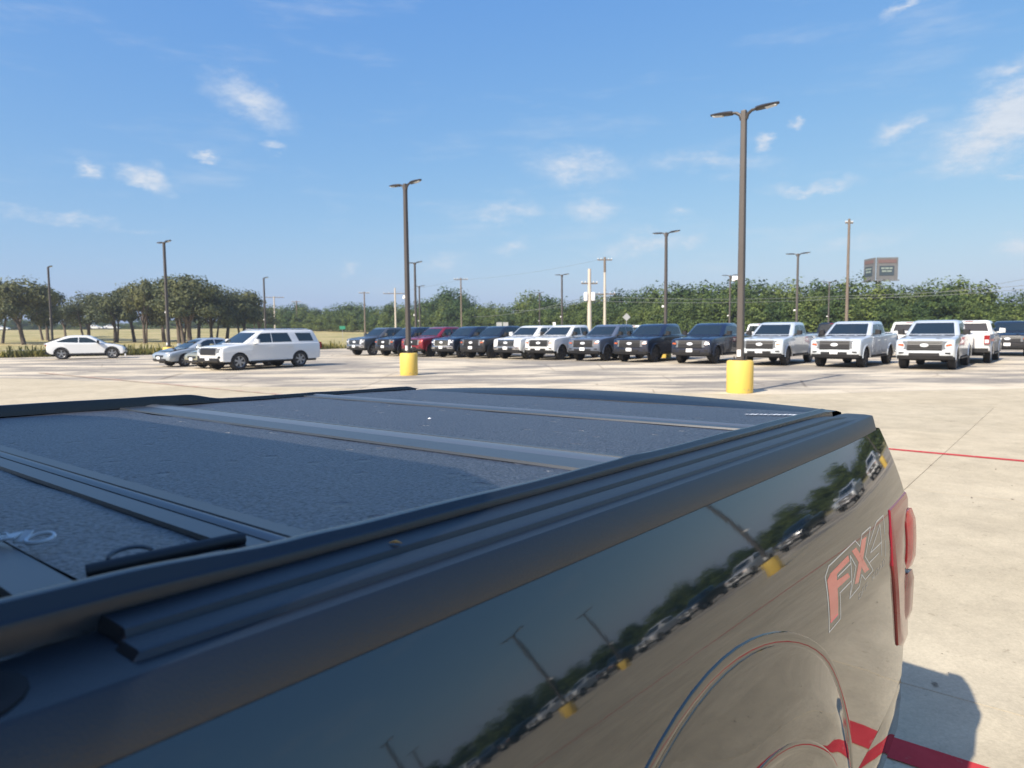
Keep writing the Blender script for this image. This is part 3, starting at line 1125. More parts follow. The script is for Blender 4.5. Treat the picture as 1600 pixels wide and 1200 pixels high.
def simple_front(root, xf, d, paint):
    """grille, lamps, bumper inserts, plate for the cars"""
    g = MB(xf)
    g.prism(d['grille'], 'y', -d['gw'], d['gw'])
    g.build('grille', M_trim, root)
    for s in (-1, 1):
        h_ = MB(xf)
        (x0, y0, z0), (x1, y1, z1), t = d['lamp']
        h_.hexa([(x0, s * y0, z0), (x1, s * y1, z0 + .03), (x1 - .25, s * (y1 + .005), z0 + .05), (x0 - .2, s * y0, z0), (x0 - .05, s * y0, z1), (x1 - .04, s * y1, z1 + .02), (x1 - .3, s * y1, z1 + .02), (x0 - .2, s * y0, z1)])
        h_.build('headlight', M_hclear if t else M_hlamp, root, sm=20)
        t_ = MB(xf)
        (a0, b0, c0), (a1, b1, c1) = d['tail']
        yy = sorted((s * b0, s * b1))
        t_.box(a0, a1, yy[0], yy[1], c0, c1)
        t_.build('taillight', M_red, root)
    v_ = MB(xf)
    v_.prism(d['low'], 'y', -d['lw'], d['lw'])
    v_.build('lower_bumper', M_trim, root)
    p = MB(xf)
    x, z = d['plate']
    p.box(x, x + .012, -.15, .15, z, z + .13)
    p.build('license_plate', M_plate, root)


def make_suv(root, paint):
    sp = dict(sill=.42, hub=.40, arch=.47, rear=-1.67, front=1.67, hw=1.0, shoulder=.8,
              top=[(2.45, .42, 's'), (2.58, .45, 's'), (2.62, .6, 's'), (2.62, .85, 's'), (2.57, 1.02, 's'), (2.5, 1.12, 't'), (2.2, 1.18, 't'), (1.6, 1.235, 't'), (1.15, 1.26, 't'), (0, 1.27, 't'), (-1.5, 1.275, 't'),
                   (-2.9, 1.28, 't'), (-2.97, 1.2, 's'), (-2.99, .8, 's'), (-2.99, .55, 's'), (-2.9, .45, 's'), (-2.6, .42, 's')])
    body_part(sp, root, None, paint)
    cabin_part(dict(zb=1.25, zt=1.93, hb=.955, ht=.79, fb=1.42, ft=.34, rb=-2.95, rt=-2.66, wz=(1.30, 1.80), rz=(1.36, 1.78), cf=.09, cr=.09, fr=1.6, rr=.5,
                    side=[[(.90, 1.30), (.55, 1.68), (.42, 1.76), (-.10, 1.78), (-.10, 1.31)], [(-.14, 1.31), (-.14, 1.78), (-1.06, 1.78), (-1.25, 1.32)], [(-1.66, 1.34), (-1.50, 1.77), (-2.42, 1.76), (-2.55, 1.34)]]), root, None, paint)
    for s in (-1, 1):
        for poly, hx in ((((1.0, .55), (1.02, .9), (.9, 1.2), (-.13, 1.2), (-.13, .52)), .0), (((-.155, .52), (-.155, 1.2), (-1.28, 1.2), (-1.3, .9), (-1.1, .6)), -1.1)):
            d = MB()
            d.rings([[(x, s * .99, z) for x, z in poly], [(x, s * 1.004, z) for x, z in poly]])
            dd = d.build('door', paint, root)
            q = MB()
            y = sorted((s * 1.008, s * 1.035))
            q.box(hx - .11, hx + .11, y[0], y[1], 1.06, 1.09)
            q.build('handle', paint, dd)
        rr = MB()
        rr.tube([(.2, s * .70, 1.93), (.1, s * .70, 1.975), (-2.3, s * .70, 1.975), (-2.4, s * .70, 1.93)], .022, n=6)
        rr.build('roof_rail', M_chrome, root)
        st = MB()
        y = sorted((s * .92, s * 1.03))
        st.box(-1.1, 1.1, y[0], y[1], .36, .43)
        st.build('running_board', M_trim, root)
        for x in (-1.67, 1.67):
            wheel_part(root, None, x, s * .72, .41, .27, M_rim, 6)
    mirror_part(root, None, .85, .93, 1.28, paint)
    u = MB()
    u.box(-2.8, 2.4, -.78, .78, .30, .6)
    u.build('underbody', M_under, root)
    simple_front(root, None, dict(grille=[(2.645, .76), (2.62, 1.02), (2.545, 1.09), (2.4, 1.09), (2.4, .76)], gw=.60, lamp=((2.64, .61, .84), (2.54, .96, 1.06), 0), tail=((-3.01, .78, .95), (-2.86, .985, 1.27)),
                                  low=[(2.60, .40), (2.66, .46), (2.66, .60), (2.5, .60), (2.5, .40)], lw=.80, plate=(2.66, .50)), paint)
    for s in (-1, 1):
        f = MB()
        y = sorted((s * .70, s * .90))
        f.box(2.45, 2.595, y[0], y[1], .60, .70)
        f.build('fog_lamp', M_trim, root)


def make_crossover(root, paint):
    sp = dict(sill=.36, hub=.37, arch=.42, rear=-1.49, front=1.49, hw=.94, shoulder=.9,
              top=[(2.15, .34, 's'), (2.27, .42, 's'), (2.30, .60, 's'), (2.24, .76, 's'), (2.1, .86, 't'), (1.7, .97, 't'), (1.2, 1.03, 't'), (.8, 1.06, 't'), (-.5, 1.08, 't'), (-1.4, 1.11, 't'), (-2.1, 1.13, 't'),
                   (-2.29, 1.11, 't'), (-2.36, .98, 's'), (-2.40, .72, 's'), (-2.38, .5, 's'), (-2.2, .40, 's'), (-2.0, .36, 's')])
    body_part(sp, root, None, paint)
    cabin_part(dict(zb=1.03, zt=1.61, hb=.89, ht=.62, fb=1.12, ft=.12, rb=-2.55, rt=-1.10, wz=(1.06, 1.50), rz=(1.12, 1.48), cf=.1, cr=.14, fr=1.6, rr=1.6,
                    side=[[(.72, 1.10), (.30, 1.34), (-.02, 1.46), (-.45, 1.48), (-.45, 1.11)], [(-.5, 1.11), (-.5, 1.48), (-.95, 1.46), (-1.4, 1.34), (-1.85, 1.17)]]), root, None, paint)
    for s in (-1, 1):
        c = MB()
        y = sorted((s * .86, s * .955))
        c.box(-1.05, 1.05, y[0], y[1], .30, .40)
        c.build('side_skirt', M_trim, root)
        for poly in (((.95, .45), (.98, .75), (.80, 1.0), (-.42, 1.02), (-.42, .43)), ((-.445, .43), (-.445, 1.02), (-1.35, 1.02), (-1.12, .6))):
            d = MB()
            d.rings([[(x, s * .93, z) for x, z in poly], [(x, s * .943, z) for x, z in poly]])
            d.build('door', paint, root)
        for x in (-1.49, 1.49):
            wheel_part(root, None, x, s * .67, .38, .25, M_rim, 5)
            fl = MB()
            a = [pi * k / 12 for k in range(13)]
            fl.rings([[(x + q * cos(t), s * yy, .37 + q * sin(t)) for t in a] for q, yy in ((.475, .936), (.47, .95), (.425, .95), (.42, .9))], closed=False, caps=False)
            fl.build('wheel_arch', M_trim, root, sm=40)
    mirror_part(root, None, .70, .83, 1.06, M_trim)
    sp_ = MB()
    sp_.hexa([(-2.22, -.64, 1.22), (-1.70, -.62, 1.38), (-1.70, .62, 1.38), (-2.22, .64, 1.22), (-2.27, -.64, 1.29), (-1.65, -.60, 1.45), (-1.65, .60, 1.45), (-2.27, .64, 1.29)])
    sp_.build('spoiler', M_trim, root)
    rbm = MB()
    rbm.prism([(-2.42, .40), (-2.41, .56), (-2.0, .50), (-2.0, .34), (-2.3, .34)], 'y', -.90, .90)
    rbm.build('rear_valance', M_trim, root)
    u = MB()
    u.box(-2.1, 2.0, -.72, .72, .22, .5)
    u.build('underbody', M_under, root)
    simple_front(root, None, dict(grille=[(2.315, .55), (2.30, .68), (2.1, .70), (2.1, .55)], gw=.5, lamp=((2.20, .56, .72), (2.05, .86, .80), 0), tail=((-2.40, .62, .90), (-2.25, .86, 1.04)),
                                  low=[(2.20, .30), (2.29, .38), (2.29, .44), (2.0, .44), (2.0, .30)], lw=.78, plate=(2.30, .42)), paint)


def make_sedan(root, paint, hood=None):
    sp = dict(sill=.30, hub=.32, arch=.37, rear=-1.33, front=1.35, hw=.88, shoulder=.9,
              top=[(2.1, .28, 's'), (2.24, .34, 's'), (2.28, .5, 's'), (2.22, .64, 's'), (2.05, .74, 't'), (1.6, .84, 't'), (1.05, .93, 't'), (.5, .96, 't'), (-.6, .98, 't'), (-1.5, 1.02, 't'), (-2.1, 1.03, 't'), (-2.22, .98, 's'),
                   (-2.28, .7, 's'), (-2.26, .42, 's'), (-2.1, .32, 's')])
    body_part(sp, root, None, paint)
    cabin_part(dict(zb=.93, zt=1.44, hb=.84, ht=.58, fb=1.15, ft=.02, rb=-1.75, rt=-.95, wz=(.96, 1.36), rz=(1.0, 1.36), cf=.09, cr=.1, fr=1.6, rr=1.2,
                    side=[[(.75, .99), (.25, 1.28), (.02, 1.34), (-.30, 1.35), (-.30, 1.0)], [(-.36, 1.0), (-.36, 1.35), (-.85, 1.33), (-1.25, 1.03)]]), root, None, paint)
    hd = MB()
    hd.rings([[(1.02, q * .72, .942), (1.6, q * .70, .852), (2.02, q * .58, .755)] for q in (-1, -.5, 0, .5, 1)], closed=False, caps=False)
    for v in hd.v:
        v.z += .028
    hd.build('hood', hood or paint, root, recalc=False, sm=60)
    for s in (-1, 1):
        for poly in (((.9, .42), (.92, .7), (.75, .93), (-.28, .95), (-.28, .40)), ((-.30, .40), (-.30, .95), (-1.15, .97), (-.98, .6))):
            d = MB()
            d.rings([[(x, s * .87, z) for x, z in poly], [(x, s * .883, z) for x, z in poly]])
            d.build('door', paint, root)
        for x in (-1.33, 1.35):
            wheel_part(root, None, x, s * .63, .32, .21, M_rim, 7)
    mirror_part(root, None, .68, .80, .94, paint)
    u = MB()
    u.box(-2.0, 1.95, -.66, .66, .18, .42)
    u.build('underbody', M_under, root)
    simple_front(root, None, dict(grille=[(2.29, .50), (2.265, .60), (2.1, .60), (2.1, .50)], gw=.38, lamp=((2.20, .48, .58), (2.02, .80, .72), 1), tail=((-2.30, .55, .78), (-2.12, .82, .95)),
                                  low=[(2.20, .27), (2.295, .33), (2.295, .42), (2.0, .42), (2.0, .27)], lw=.6, plate=(2.30, .40)), paint)


def recolour(root, old, new):
    for o in root.children_recursive:
        if o.type == 'MESH':
            for sl in o.material_slots:
                if sl.material == old:
                    sl.link = 'OBJECT'
                    sl.material = new


HEAD = LOT_RZ + pi      # nose towards the viewer's end of the lot
PROTO = {}
NO_PLATE = []


def pickup(style, colour, a, b, label, group, head=HEAD, drot=0.0, plate=True, z=-0.006):
    t = thing('pickup_truck', label, 'pickup truck', lot(a, b, z), head + radians(drot), group)
    if style not in PROTO:
        make_pickup(style, t)
        PROTO[style] = t
    else:
        for ch in list(PROTO[style].children):
            copy_tree(ch, t)
    for o in t.children_recursive:
        for sl in o.material_slots:
            if sl.material in PAINT.values():
                sl.link = 'OBJECT'
                sl.material = PAINT[colour]
    if not plate:
        NO_PLATE.append(t)
    return t


ROW = [(-4.83, 'sport', 'silver', 'silver pickup at the right end of the front row, without a number plate', False),
       (-7.98, 'sport', 'silver', 'silver pickup with white plate, second from the right in the front row', True),
       (-11.33, 'sport', 'silver', 'silver pickup partly behind the tall lamp post with the nearest yellow base', True),
       (-14.64, 'sport', 'navy', 'navy pickup just left of the nearest lamp post', True),
       (-17.86, 'sport', 'navy', 'navy pickup under the twin lamp post, beside the blue grey pickup', True),
       (-20.68, 'sport', 'bluegrey', 'blue grey pickup between the white and the navy pickups', True),
       (-23.70, 'sport', 'white', 'white pickup with a black grille and amber lamps', True),
       (-26.07, 'chrome', 'white', 'white pickup with a chrome grille and clear lamps', True),
       (-28.79, 'sport', 'black', 'black pickup with amber lamps beside the white chrome pickup', True),
       (-31.24, 'chrome', 'navy', 'dark pickup with a bright chrome grille right of the red pickup', True),
       (-34.12, 'sport', 'red', 'red pickup behind the second lamp post with a yellow base', True),
       (-36.78, 'sport', 'navy', 'dark pickup with amber lamps left of the red pickup', True),
       (-39.93, 'chrome', 'grey', 'dark grey pickup at the left end of the front row', True)]
for a, st, colr, lab, pl in ROW:
    pickup(st, colr, a, 31.3 + 2.8, lab, 'pickups parked in the front row', drot={-7.98: -3.0, -4.83: 0.0}.get(a, rnd.uniform(-1.2, 1.2)), plate=pl)
AWAY = LOT_RZ
BACK = [(-4.25, 40.4, 'chrome', 'white', 'white pickup parked tail towards us behind the silver pickup at the right end', AWAY),
        (-7.6, 45.5, 'chrome', 'white', 'white pickup seen from behind between the two right-hand silver pickups', AWAY),
        (-11.6, 45.5, 'sport', 'black', 'black pickup in the back row behind the silver pickups', AWAY),
        (-12.9, 52.5, 'sport', 'white', 'white pickup in the farthest row left of the black pickup', AWAY),
        (-19.3, 45.5, 'chrome', 'white', 'white pickup in the back row between the two navy pickups', AWAY),
        (-15.9, 45.5, 'chrome', 'white', 'white pickup in the back row behind the nearest lamp post', AWAY),
        (-25.0, 45.5, 'chrome', 'white', 'white pickup in the back row behind the blue grey pickup', AWAY),
        (-3.3, 50.0, 'sport', 'black', 'black pickup facing us at the far right edge of the photo', HEAD),
        (-1.9, 60.0, 'sport', 'navy', 'dark pickup in the last row at the right edge of the photo', HEAD),
        (2.6, 47.0, 'chrome', 'white', 'white pickup cut by the right edge of the photo', HEAD)]
for a, b, st, colr, lab, hd in BACK:
    pickup(st, colr, a, b, lab, 'pickups parked in the back rows', head=hd)
# the row goes on to the right of the frame and is mirrored in the near pickup's side
MIR = ['white', 'silver', 'navy', 'white', 'black', 'white', 'grey', 'silver', 'white', 'black', 'bluegrey', 'white', 'navy', 'silver', 'white', 'black']
_seen = {}
for k, colr in enumerate(MIR):
    _seen[colr] = _seen.get(colr, 0) + 1
    nth = ['first', 'second', 'third', 'fourth', 'fifth', 'sixth'][_seen[colr] - 1]
    pickup('chrome' if k % 3 else 'sport', colr, 8.5 + k * 4.6, 45 + 2.8, '%s %s pickup from the left in the row mirrored in the dark bed side' % (nth, colr.replace('bluegrey', 'blue grey')), 'pickups mirrored in the near bed side', drot=rnd.uniform(-1, 1))

for t in NO_PLATE:
    for ch in list(t.children):
        if ch.name.startswith('license_plate'):
            bpy.data.objects.remove(ch)

suv = thing('white_suv', 'long white SUV with black windows parked left of the front row', 'SUV', lot(-30.75, 18.4, 0), HEAD + radians(4))
make_suv(suv, PAINT['white'])
suv.scale = (1, 1, .94)
ol = thing('beige_car', 'beige car mostly hidden behind the front of the white SUV', 'car', lot(-33.0, 18.5, 0), HEAD)
make_sedan(ol, PAINT['olive'])
sed = thing('silver_sedan', 'silver sedan with a black bonnet left of the beige car', 'car', lot(-36.25, 18.4, 0), HEAD + radians(2))
make_sedan(sed, PAINT['sedan'], PAINT['black'])
cro = thing('white_crossover', 'white coupe-shaped crossover seen from its side at the edge of the grass', 'car', Vector((-29.3, 48.6, 0)), radians(90 - 66))
make_crossover(cro, PAINT['white'])
for k, (px, Y, lab) in enumerate(((150, 225, 'tiny white car on the far road, left one of the two under the oaks'), (175, 228, 'tiny white car on the far road, right one of the two under the oaks'), (3, 225, 'tiny white car on the far road at the left edge of the photo'))):
    p = at_px(px, 515, Y)
    p.z = terrain_z(p.x, p.y) + .03
    t = thing('far_car', lab, 'car', p, radians(10), 'cars on the far road')
    for ch in list(sed.children):
        copy_tree(ch, t)
    recolour(t, PAINT['sedan'], PAINT['white'])
    recolour(t, PAINT['black'], PAINT['white'])


# ------------------------------------------------------------------ lamp posts
def lamp_post(x, y, label, top=7.3, base_h=0.86, heads=2, group='lamp posts on the lot', proto=None):
    t = thing('lamp_post', label, 'lamp post', (x, y, -.005), LOT_RZ - pi / 2 + rnd.uniform(-.08, .08), group)
    if proto:
        for ch in list(proto.children):
            if heads == 1 and ch.get('side') == -1:
                continue
            copy_tree(ch, t)
        t.scale = (1, 1, top / 7.3)
        return t
    b = MB()
    b.lathe([(.335, 0), (.345, .02), (.345, base_h - .05), (.325, base_h - .01), (.28, base_h)], (0, 0, 0), 'z', 28)
    b.build('concrete_base', M_yellow, t, sm=35)
    p = MB()
    p.box(-.16, .16, -.16, .16, base_h, base_h + .025)
    for sx in (-1, 1):
        for sy in (-1, 1):
            p.lathe([(.018, 0), (.018, .09)], (sx * .12, sy * .12, base_h + .02), 'z', 6)
    p.build('base_plate', M_lamp, t)
    q = MB()
    rs = []
    for z, w in ((base_h, .085), (base_h + 3, .078), (top - .02, .066), (top, .06)):
        c = w * .25
        rs.append([(w, -w + c, z), (w, w - c, z), (w - c, w, z), (-w + c, w, z), (-w, w - c, z), (-w, -w + c, z), (-w + c, -w, z), (w - c, -w, z)])
    q.rings(rs)
    q.build('pole', M_pole, t)
    for s in (-1, 1):
        h_ = MB()
        arm = [(s * .06, 0, top - .22), (s * .10, 0, top - .10), (s * .20, 0, top - .03), (s * .34, 0, top - .01)]
        h_.tube(arm, .05, .035, n=8)
        rs = []
        for k in range(9):
            u = k / 8
            x_ = s * (.30 + .58 * u)
            z_ = top - .012 + .045 * u
            hw = .075 + .085 * sin(pi * min(1, u * 1.05) ** .8) if u < 1 else .06
            th = .045 - .022 * u
            rs.append([(x_, -hw, z_ - th * .3), (x_, -hw * .6, z_ + th), (x_, hw * .6, z_ + th), (x_, hw, z_ - th * .3), (x_, hw * .6, z_ - th), (x_, -hw * .6, z_ - th)])
        h_.rings(rs)
        hd = h_.build('lamp_head', M_lamp, t, sm=40)
        hd['side'] = s
        l_ = MB()
        l_.hexa([(s * .55, -.07, top - .052), (s * .82, -.06, top - .02), (s * .82, .06, top - .02), (s * .55, .07, top - .052), (s * .55, -.07, top - .03), (s * .82, -.06, top + .0), (s * .82, .06, top + .0), (s * .55, .07, top - .03)])
        l_.build('lens', M_lens, hd)
    c = MB()
    c.box(-.17, -.07, -.04, .04, 2.98, 3.07)
    c.lathe([(.035, 0), (.06, -.10), (.045, -.13)], (-.20, 0, 3.08), 'z', 10)
    c.build('camera_bracket', M_whitep, t, sm=40)
    jb = MB()
    jb.box(-.05, .05, -.115, -.07, base_h + .10, base_h + .28)
    jb.build('hand_hole_cover', M_whitep, t)
    return t


LP = [((6.05, 18.55), 'nearest twin lamp post with a yellow concrete base, right of the middle', 7.3, 2),
      ((-4.0, 27.2), 'twin lamp post with a yellow base in front of the red pickup', 7.3, 2),
      (None, (256, 378, 43.3), 'twin lamp post behind the silver sedan at the grass edge', 2),
      (None, (75, 417, 58.5), 'single-arm lamp post behind the rear of the white crossover', 1),
      (None, (412, 434, 72.3), 'thin single-arm lamp post at the right end of the oak grove', 1),
      (None, (648, 410, 57.6), 'lamp post half hidden behind the second yellow-based post', 2),
      (None, (655, 447, 84.0), 'farthest lamp post in line behind the second yellow-based post', 2),
      (None, (878, 429, 71.9), 'far twin lamp post above the white pickups', 2),
      (None, (1041, 363, 41.1), 'twin lamp post rising behind the two navy pickups', 2),
      (None, (1141, 430, 74.9), 'far twin lamp post just left of the nearest lamp post', 2),
      (None, (1247, 396, 53.5), 'twin lamp post behind the silver pickup with white plate', 2),
      (None, (1296, 440, 87.1), 'farthest lamp post against the wood left of the dark wooden pole', 2),
      (None, (843, 457, 106.2), 'very thin lamp post against the wood above the black pickup', 2)]
proto_lp = None
for d in LP:
    if d[0]:
        lp = lamp_post(d[0][0], d[0][1], d[1], d[2], heads=d[3], proto=proto_lp)
    else:
        px, py, Y = d[1]
        p = at_px(px, py, Y)
        lp = lamp_post(p.x, p.y, d[2], p.z, heads=d[3], proto=proto_lp)
    proto_lp = proto_lp or lp
for a, b, lab in ((10.5, 25, 'lamp post right of the frame in line with the yellow-based posts'), (22.5, 25, 'second lamp post right of the frame in line with the yellow-based posts'), (35, 25, 'third lamp post right of the frame in line with the yellow-based posts'),
                  (5.5, 38.5, 'lamp post behind the pickups right of the frame'), (29, 38.5, 'second lamp post behind the pickups right of the frame'), (52, 38.5, 'third lamp post behind the pickups right of the frame')):
    p = lot(a, b)
    lamp_post(p.x, p.y, lab, proto=proto_lp)

# ------------------------------------------------------------------ utility poles, wires, signs, billboard, cable fence
M_wood = mat('weathered_wood', (0.17, 0.135, 0.105), 0.9, var=0.3, vscale=2)
M_palewood = mat('pale_pole', (0.52, 0.46, 0.38), 0.8, var=0.15, vscale=1)
M_steelpale = mat('pale_steel', (0.62, 0.63, 0.62), 0.5, 0.2)
M_signgrey = mat('sign_back', (0.42, 0.43, 0.42), 0.5, 0.3)
M_green = mat('sign_green', (0.02, 0.22, 0.13), 0.5)
M_wire = mat('wire', (0.17, 0.18, 0.17), 0.6)


def util_pole(px, py, Y, r, m, label, arms=(), trans=False, dark_top=0.0):
    p = at_px(px, py, Y)
    gz = terrain_z(p.x, p.y) - .1
    t = thing('utility_pole', label, 'utility pole', (p.x, p.y, gz), 0.15, 'utility poles along the road')
    H_ = p.z - gz
    b = MB()
    b.tube([(0, 0, 0), (0, 0, H_ * .5), (0, 0, H_)], r, r * .65, n=10)
    b.build('pole', m, t, sm=50)
    if dark_top:
        b = MB()
        b.tube([(0, 0, H_ - dark_top), (0, 0, H_ + .02)], r * .80, r * .75, n=10)
        b.build('pole_top', M_wood, t)
    for dz, L in arms:
        b = MB()
        b.box(-L, L, -.07, .07, H_ - dz - .07, H_ - dz + .07)
        a = b.build('cross_arm', M_wood, t)
        for k in (-1, -.55, .55, 1):
            i_ = MB()
            i_.lathe([(.04, 0), (.07, .08), (.05, .16), (.02, .2)], (k * L * .94, 0, H_ - dz + .06), 'z', 8)
            i_.build('insulator', M_steelpale, a)
    if trans:
        for s in (-1, 1):
            b = MB()
            b.lathe([(.20, -.45), (.23, -.42), (.23, .38), (.18, .45), (.05, .5)], (s * .42, -.05, H_ - 3.05), 'z', 14)
            b.build('transformer', M_whitep, t, sm=40)
    return t, p


util_pole(945, 402, 95, .21, M_palewood, 'white pole with two cross arms and a dark top beside the transformer pole', ((.35, 1.0), (4.9, 1.45)), dark_top=2.0)
util_pole(921, 420, 78, .27, M_palewood, 'pale pole carrying two white transformers above the blue grey pickup', ((1.6, .9),), trans=True)
util_pole(617, 450, 128, .20, M_palewood, 'pale utility pole with one cross arm left of the red pickup', ((1.0, 2.1),))
util_pole(569, 456, 150, .19, M_wood, 'brown utility pole with a short arm over the dark grey pickup', ((.25, 1.1),))
util_pole(428, 463, 160, .20, M_palewood, 'pale utility pole with a cross arm above the rear of the white SUV', ((.25, 2.2),))
util_pole(463, 470, 190, .2, M_wood, 'small distant utility pole right of the white SUV', ((.25, 1.2),))
util_pole(720, 434, 128, .17, M_wood, 'thin utility pole beside the tall rounded tree above the dark chrome pickup', ((.3, 1.25),))
util_pole(1327, 342, 80, .19, M_wood, 'tall dark wooden pole left of the billboard', ((.45, .45),))


def wire(pts, label, r=.022):
    b = MB()
    P = []
    for i in range(len(pts) - 1):
        a, c = Vector(pts[i]), Vector(pts[i + 1])
        for k in range(10):
            t = k / 10
            q = a.lerp(c, t)
            q.z -= 4 * t * (1 - t) * (c - a).length * .012
            P.append(q)
    P.append(Vector(pts[-1]))
    b.tube(P, r, n=5)
    return tag(b.build('power_line', M_wire, sm=60), label, 'power line', 'power lines in front of the wood')


wire([at_px(740, 495, 120), at_px(921, 463, 78), at_px(1327, 462, 80), at_px(1620, 444, 70)], 'upper sagging wire in front of the wood')
wire([at_px(800, 485, 105), at_px(921, 470, 78), at_px(1327, 466, 80), at_px(1620, 450, 70)], 'lower sagging wire in front of the wood')
wire([at_px(617, 456, 128), at_px(720, 437, 128), at_px(945, 404, 95)], 'thin wire high between the distant poles', .014)
wire([at_px(1480, 455, 75), at_px(1620, 432, 66)], 'short wire against the sky at the right edge', .016)

# billboard on a single column, two faces in a V
p = at_px(1371, 500, 112)
M_bbf = mat('billboard_frame', (0.15, 0.15, 0.148), 0.6, var=.25, vscale=.9)
M_bbd = mat('billboard_dark', (0.045, 0.065, 0.08), 0.6, var=.3, vscale=1)
M_bbr = mat('billboard_band', (0.17, 0.11, 0.10), 0.6)
M_bbt = mat('billboard_text', (0.25, 0.30, 0.26), 0.6)
bb = thing('billboard', 'two-sided billboard on a single column above the wood', 'billboard', (p.x, p.y, 0), radians(-12))
b = MB()
b.tube([(0, 0, -.2), (0, 0, 8.9)], .42, .40, n=14)
b.build('column', M_steelpale, bb, sm=50)


def bface(x0, y0, x1, y1, name):
    d = (Vector((x1, y1, 0)) - Vector((x0, y0, 0)))
    L = d.length
    d.normalize()
    n = Vector((d.y, -d.x, 0))
    O = Vector((x0, y0, 0))

    def slab(u0, u1, z0, z1, o0, o1):
        q = MB()
        pts = []
        for z in (z0, z1):
            for u, o in ((u0, o0), (u1, o0), (u1, o1), (u0, o1)):
                pp = O + d * u + n * o
                pts.append((pp.x, pp.y, z))
        q.hexa(pts)
        return q
    f = slab(0, L, 8.95, 12.4, -.15, .05).build(name, M_bbf, bb)
    slab(L * .12, L * .82, 9.6, 11.1, .05, .09).build('dark_field', M_bbd, f)
    slab(L * .06, L * .92, 11.55, 12.1, .05, .09).build('red_band', M_bbr, f)
    for z, segs in ((10.6, ((.2, .36), (.39, .57), (.6, .74))), (10.15, ((.24, .45), (.48, .7)))):
        for u0, u1 in segs:
            slab(L * u0, L * u1, z, z + .26, .09, .11).build('lettering', M_bbt, f)
    return f


bface(-.75, -1.5, 2.4, -1.1, 'front_face')
bface(-1.75, 1.6, -1.05, -1.5, 'angled_face')
b = MB()
b.box(-2.1, 2.5, -1.7, -1.2, 8.75, 8.9)
b.box(-2.1, -1.2, -1.5, 1.6, 8.75, 8.9)
b.build('catwalk', M_bbf, bb)


def sign(px, top, bot, Y, shape, m, label, w, h_):
    p = at_px(px, (top + bot) / 2, Y)
    gz = terrain_z(p.x, p.y)
    t = thing('road_sign', label, 'road sign', (p.x, p.y, gz - .05), 0)
    b = MB()
    b.tube([(0, .04, 0), (0, .04, p.z - gz + h_ * .45)], .035, n=6)
    b.build('post', M_signgrey, t)
    b = MB()
    zc = p.z - gz + .05
    if shape == 'diamond':
        poly = [(0, zc - h_ / 2), (w / 2, zc), (0, zc + h_ / 2), (-w / 2, zc)]
    else:
        poly = [(-w / 2, zc - h_ / 2), (w / 2, zc - h_ / 2), (w / 2, zc + h_ / 2), (-w / 2, zc + h_ / 2)]
    b.prism(poly, 'y', -.012, .012)
    b.build('panel', m, t)


sign(979, 490, 501, 85, 'diamond', M_signgrey, 'grey back of a diamond road sign above the navy pickup', .95, .95)
sign(535, 509, 515, 120, 'rect', M_green, 'small green road sign left of the dark grey pickup', .95, .55)
sign(780, 503, 511, 95, 'rect', M_signgrey, 'grey road sign above the black pickup, left of the close pair', .75, .6)
sign(790, 503, 511, 95, 'rect', M_signgrey, 'grey road sign above the black pickup, right of the close pair', .7, .6)
sign(866, 503, 509, 95, 'rect', M_whitep, 'small white sign above the roof of the white pickup', .4, .45)
sign(1409, 488, 494, 95, 'rect', M_whitep, 'small white sign over the white pickup seen from behind', .8, .35)

cf = thing('cable_fence', 'low cable fence with white posts along the grass at the left edge', 'fence', (-38, 52.3, 0), 0)
mb = MB()
for k, (px) in enumerate((-60, -12, 36, 84, 196)):
    p = at_px(px, 556, 52.4 + k * .5)
    b = MB()
    b.tube([(p.x + 38, p.y - 52.3, -.05), (p.x + 38, p.y - 52.3, .55)], .05, n=8)
    b.build('post', M_whitep, cf)
p0, p1 = at_px(-80, 552, 52.2), at_px(84, 552, 53.8)
b = MB()
b.tube([(p0.x + 38, p0.y - 52.3, .5), (p1.x + 38, p1.y - 52.3, .5)], .02, n=5)
b.build('cable', M_wire, cf)

# ------------------------------------------------------------------ the near pickup (local x = driver's side, y = rearward, z = up, ground at 0)
CZ = 1.537
XC = 1.34
M_hero = mat('teal_black_paint', (0.004, 0.009, 0.012), 0.035, ior=1.9, bump=0.012, bscale=45)
M_cap = mat('rail_plastic', (0.0045, 0.0065, 0.0095), 0.40, ior=1.65, bump=0.25, bscale=500)
M_rubb = mat('seal_rubber', (0.009, 0.0115, 0.0145), 0.24, ior=1.58, bump=0.1, bscale=60)
M_alu = mat('hinge_aluminium', (0.026, 0.031, 0.038), 0.36, 0.1, ior=1.9, bump=0.05, bscale=300)
M_hinge = mat('hinge_rubber', (0.075, 0.085, 0.10), 0.30, ior=1.8)
M_metal = mat('buckle_steel', (0.78, 0.77, 0.74), 0.45, 0.2)


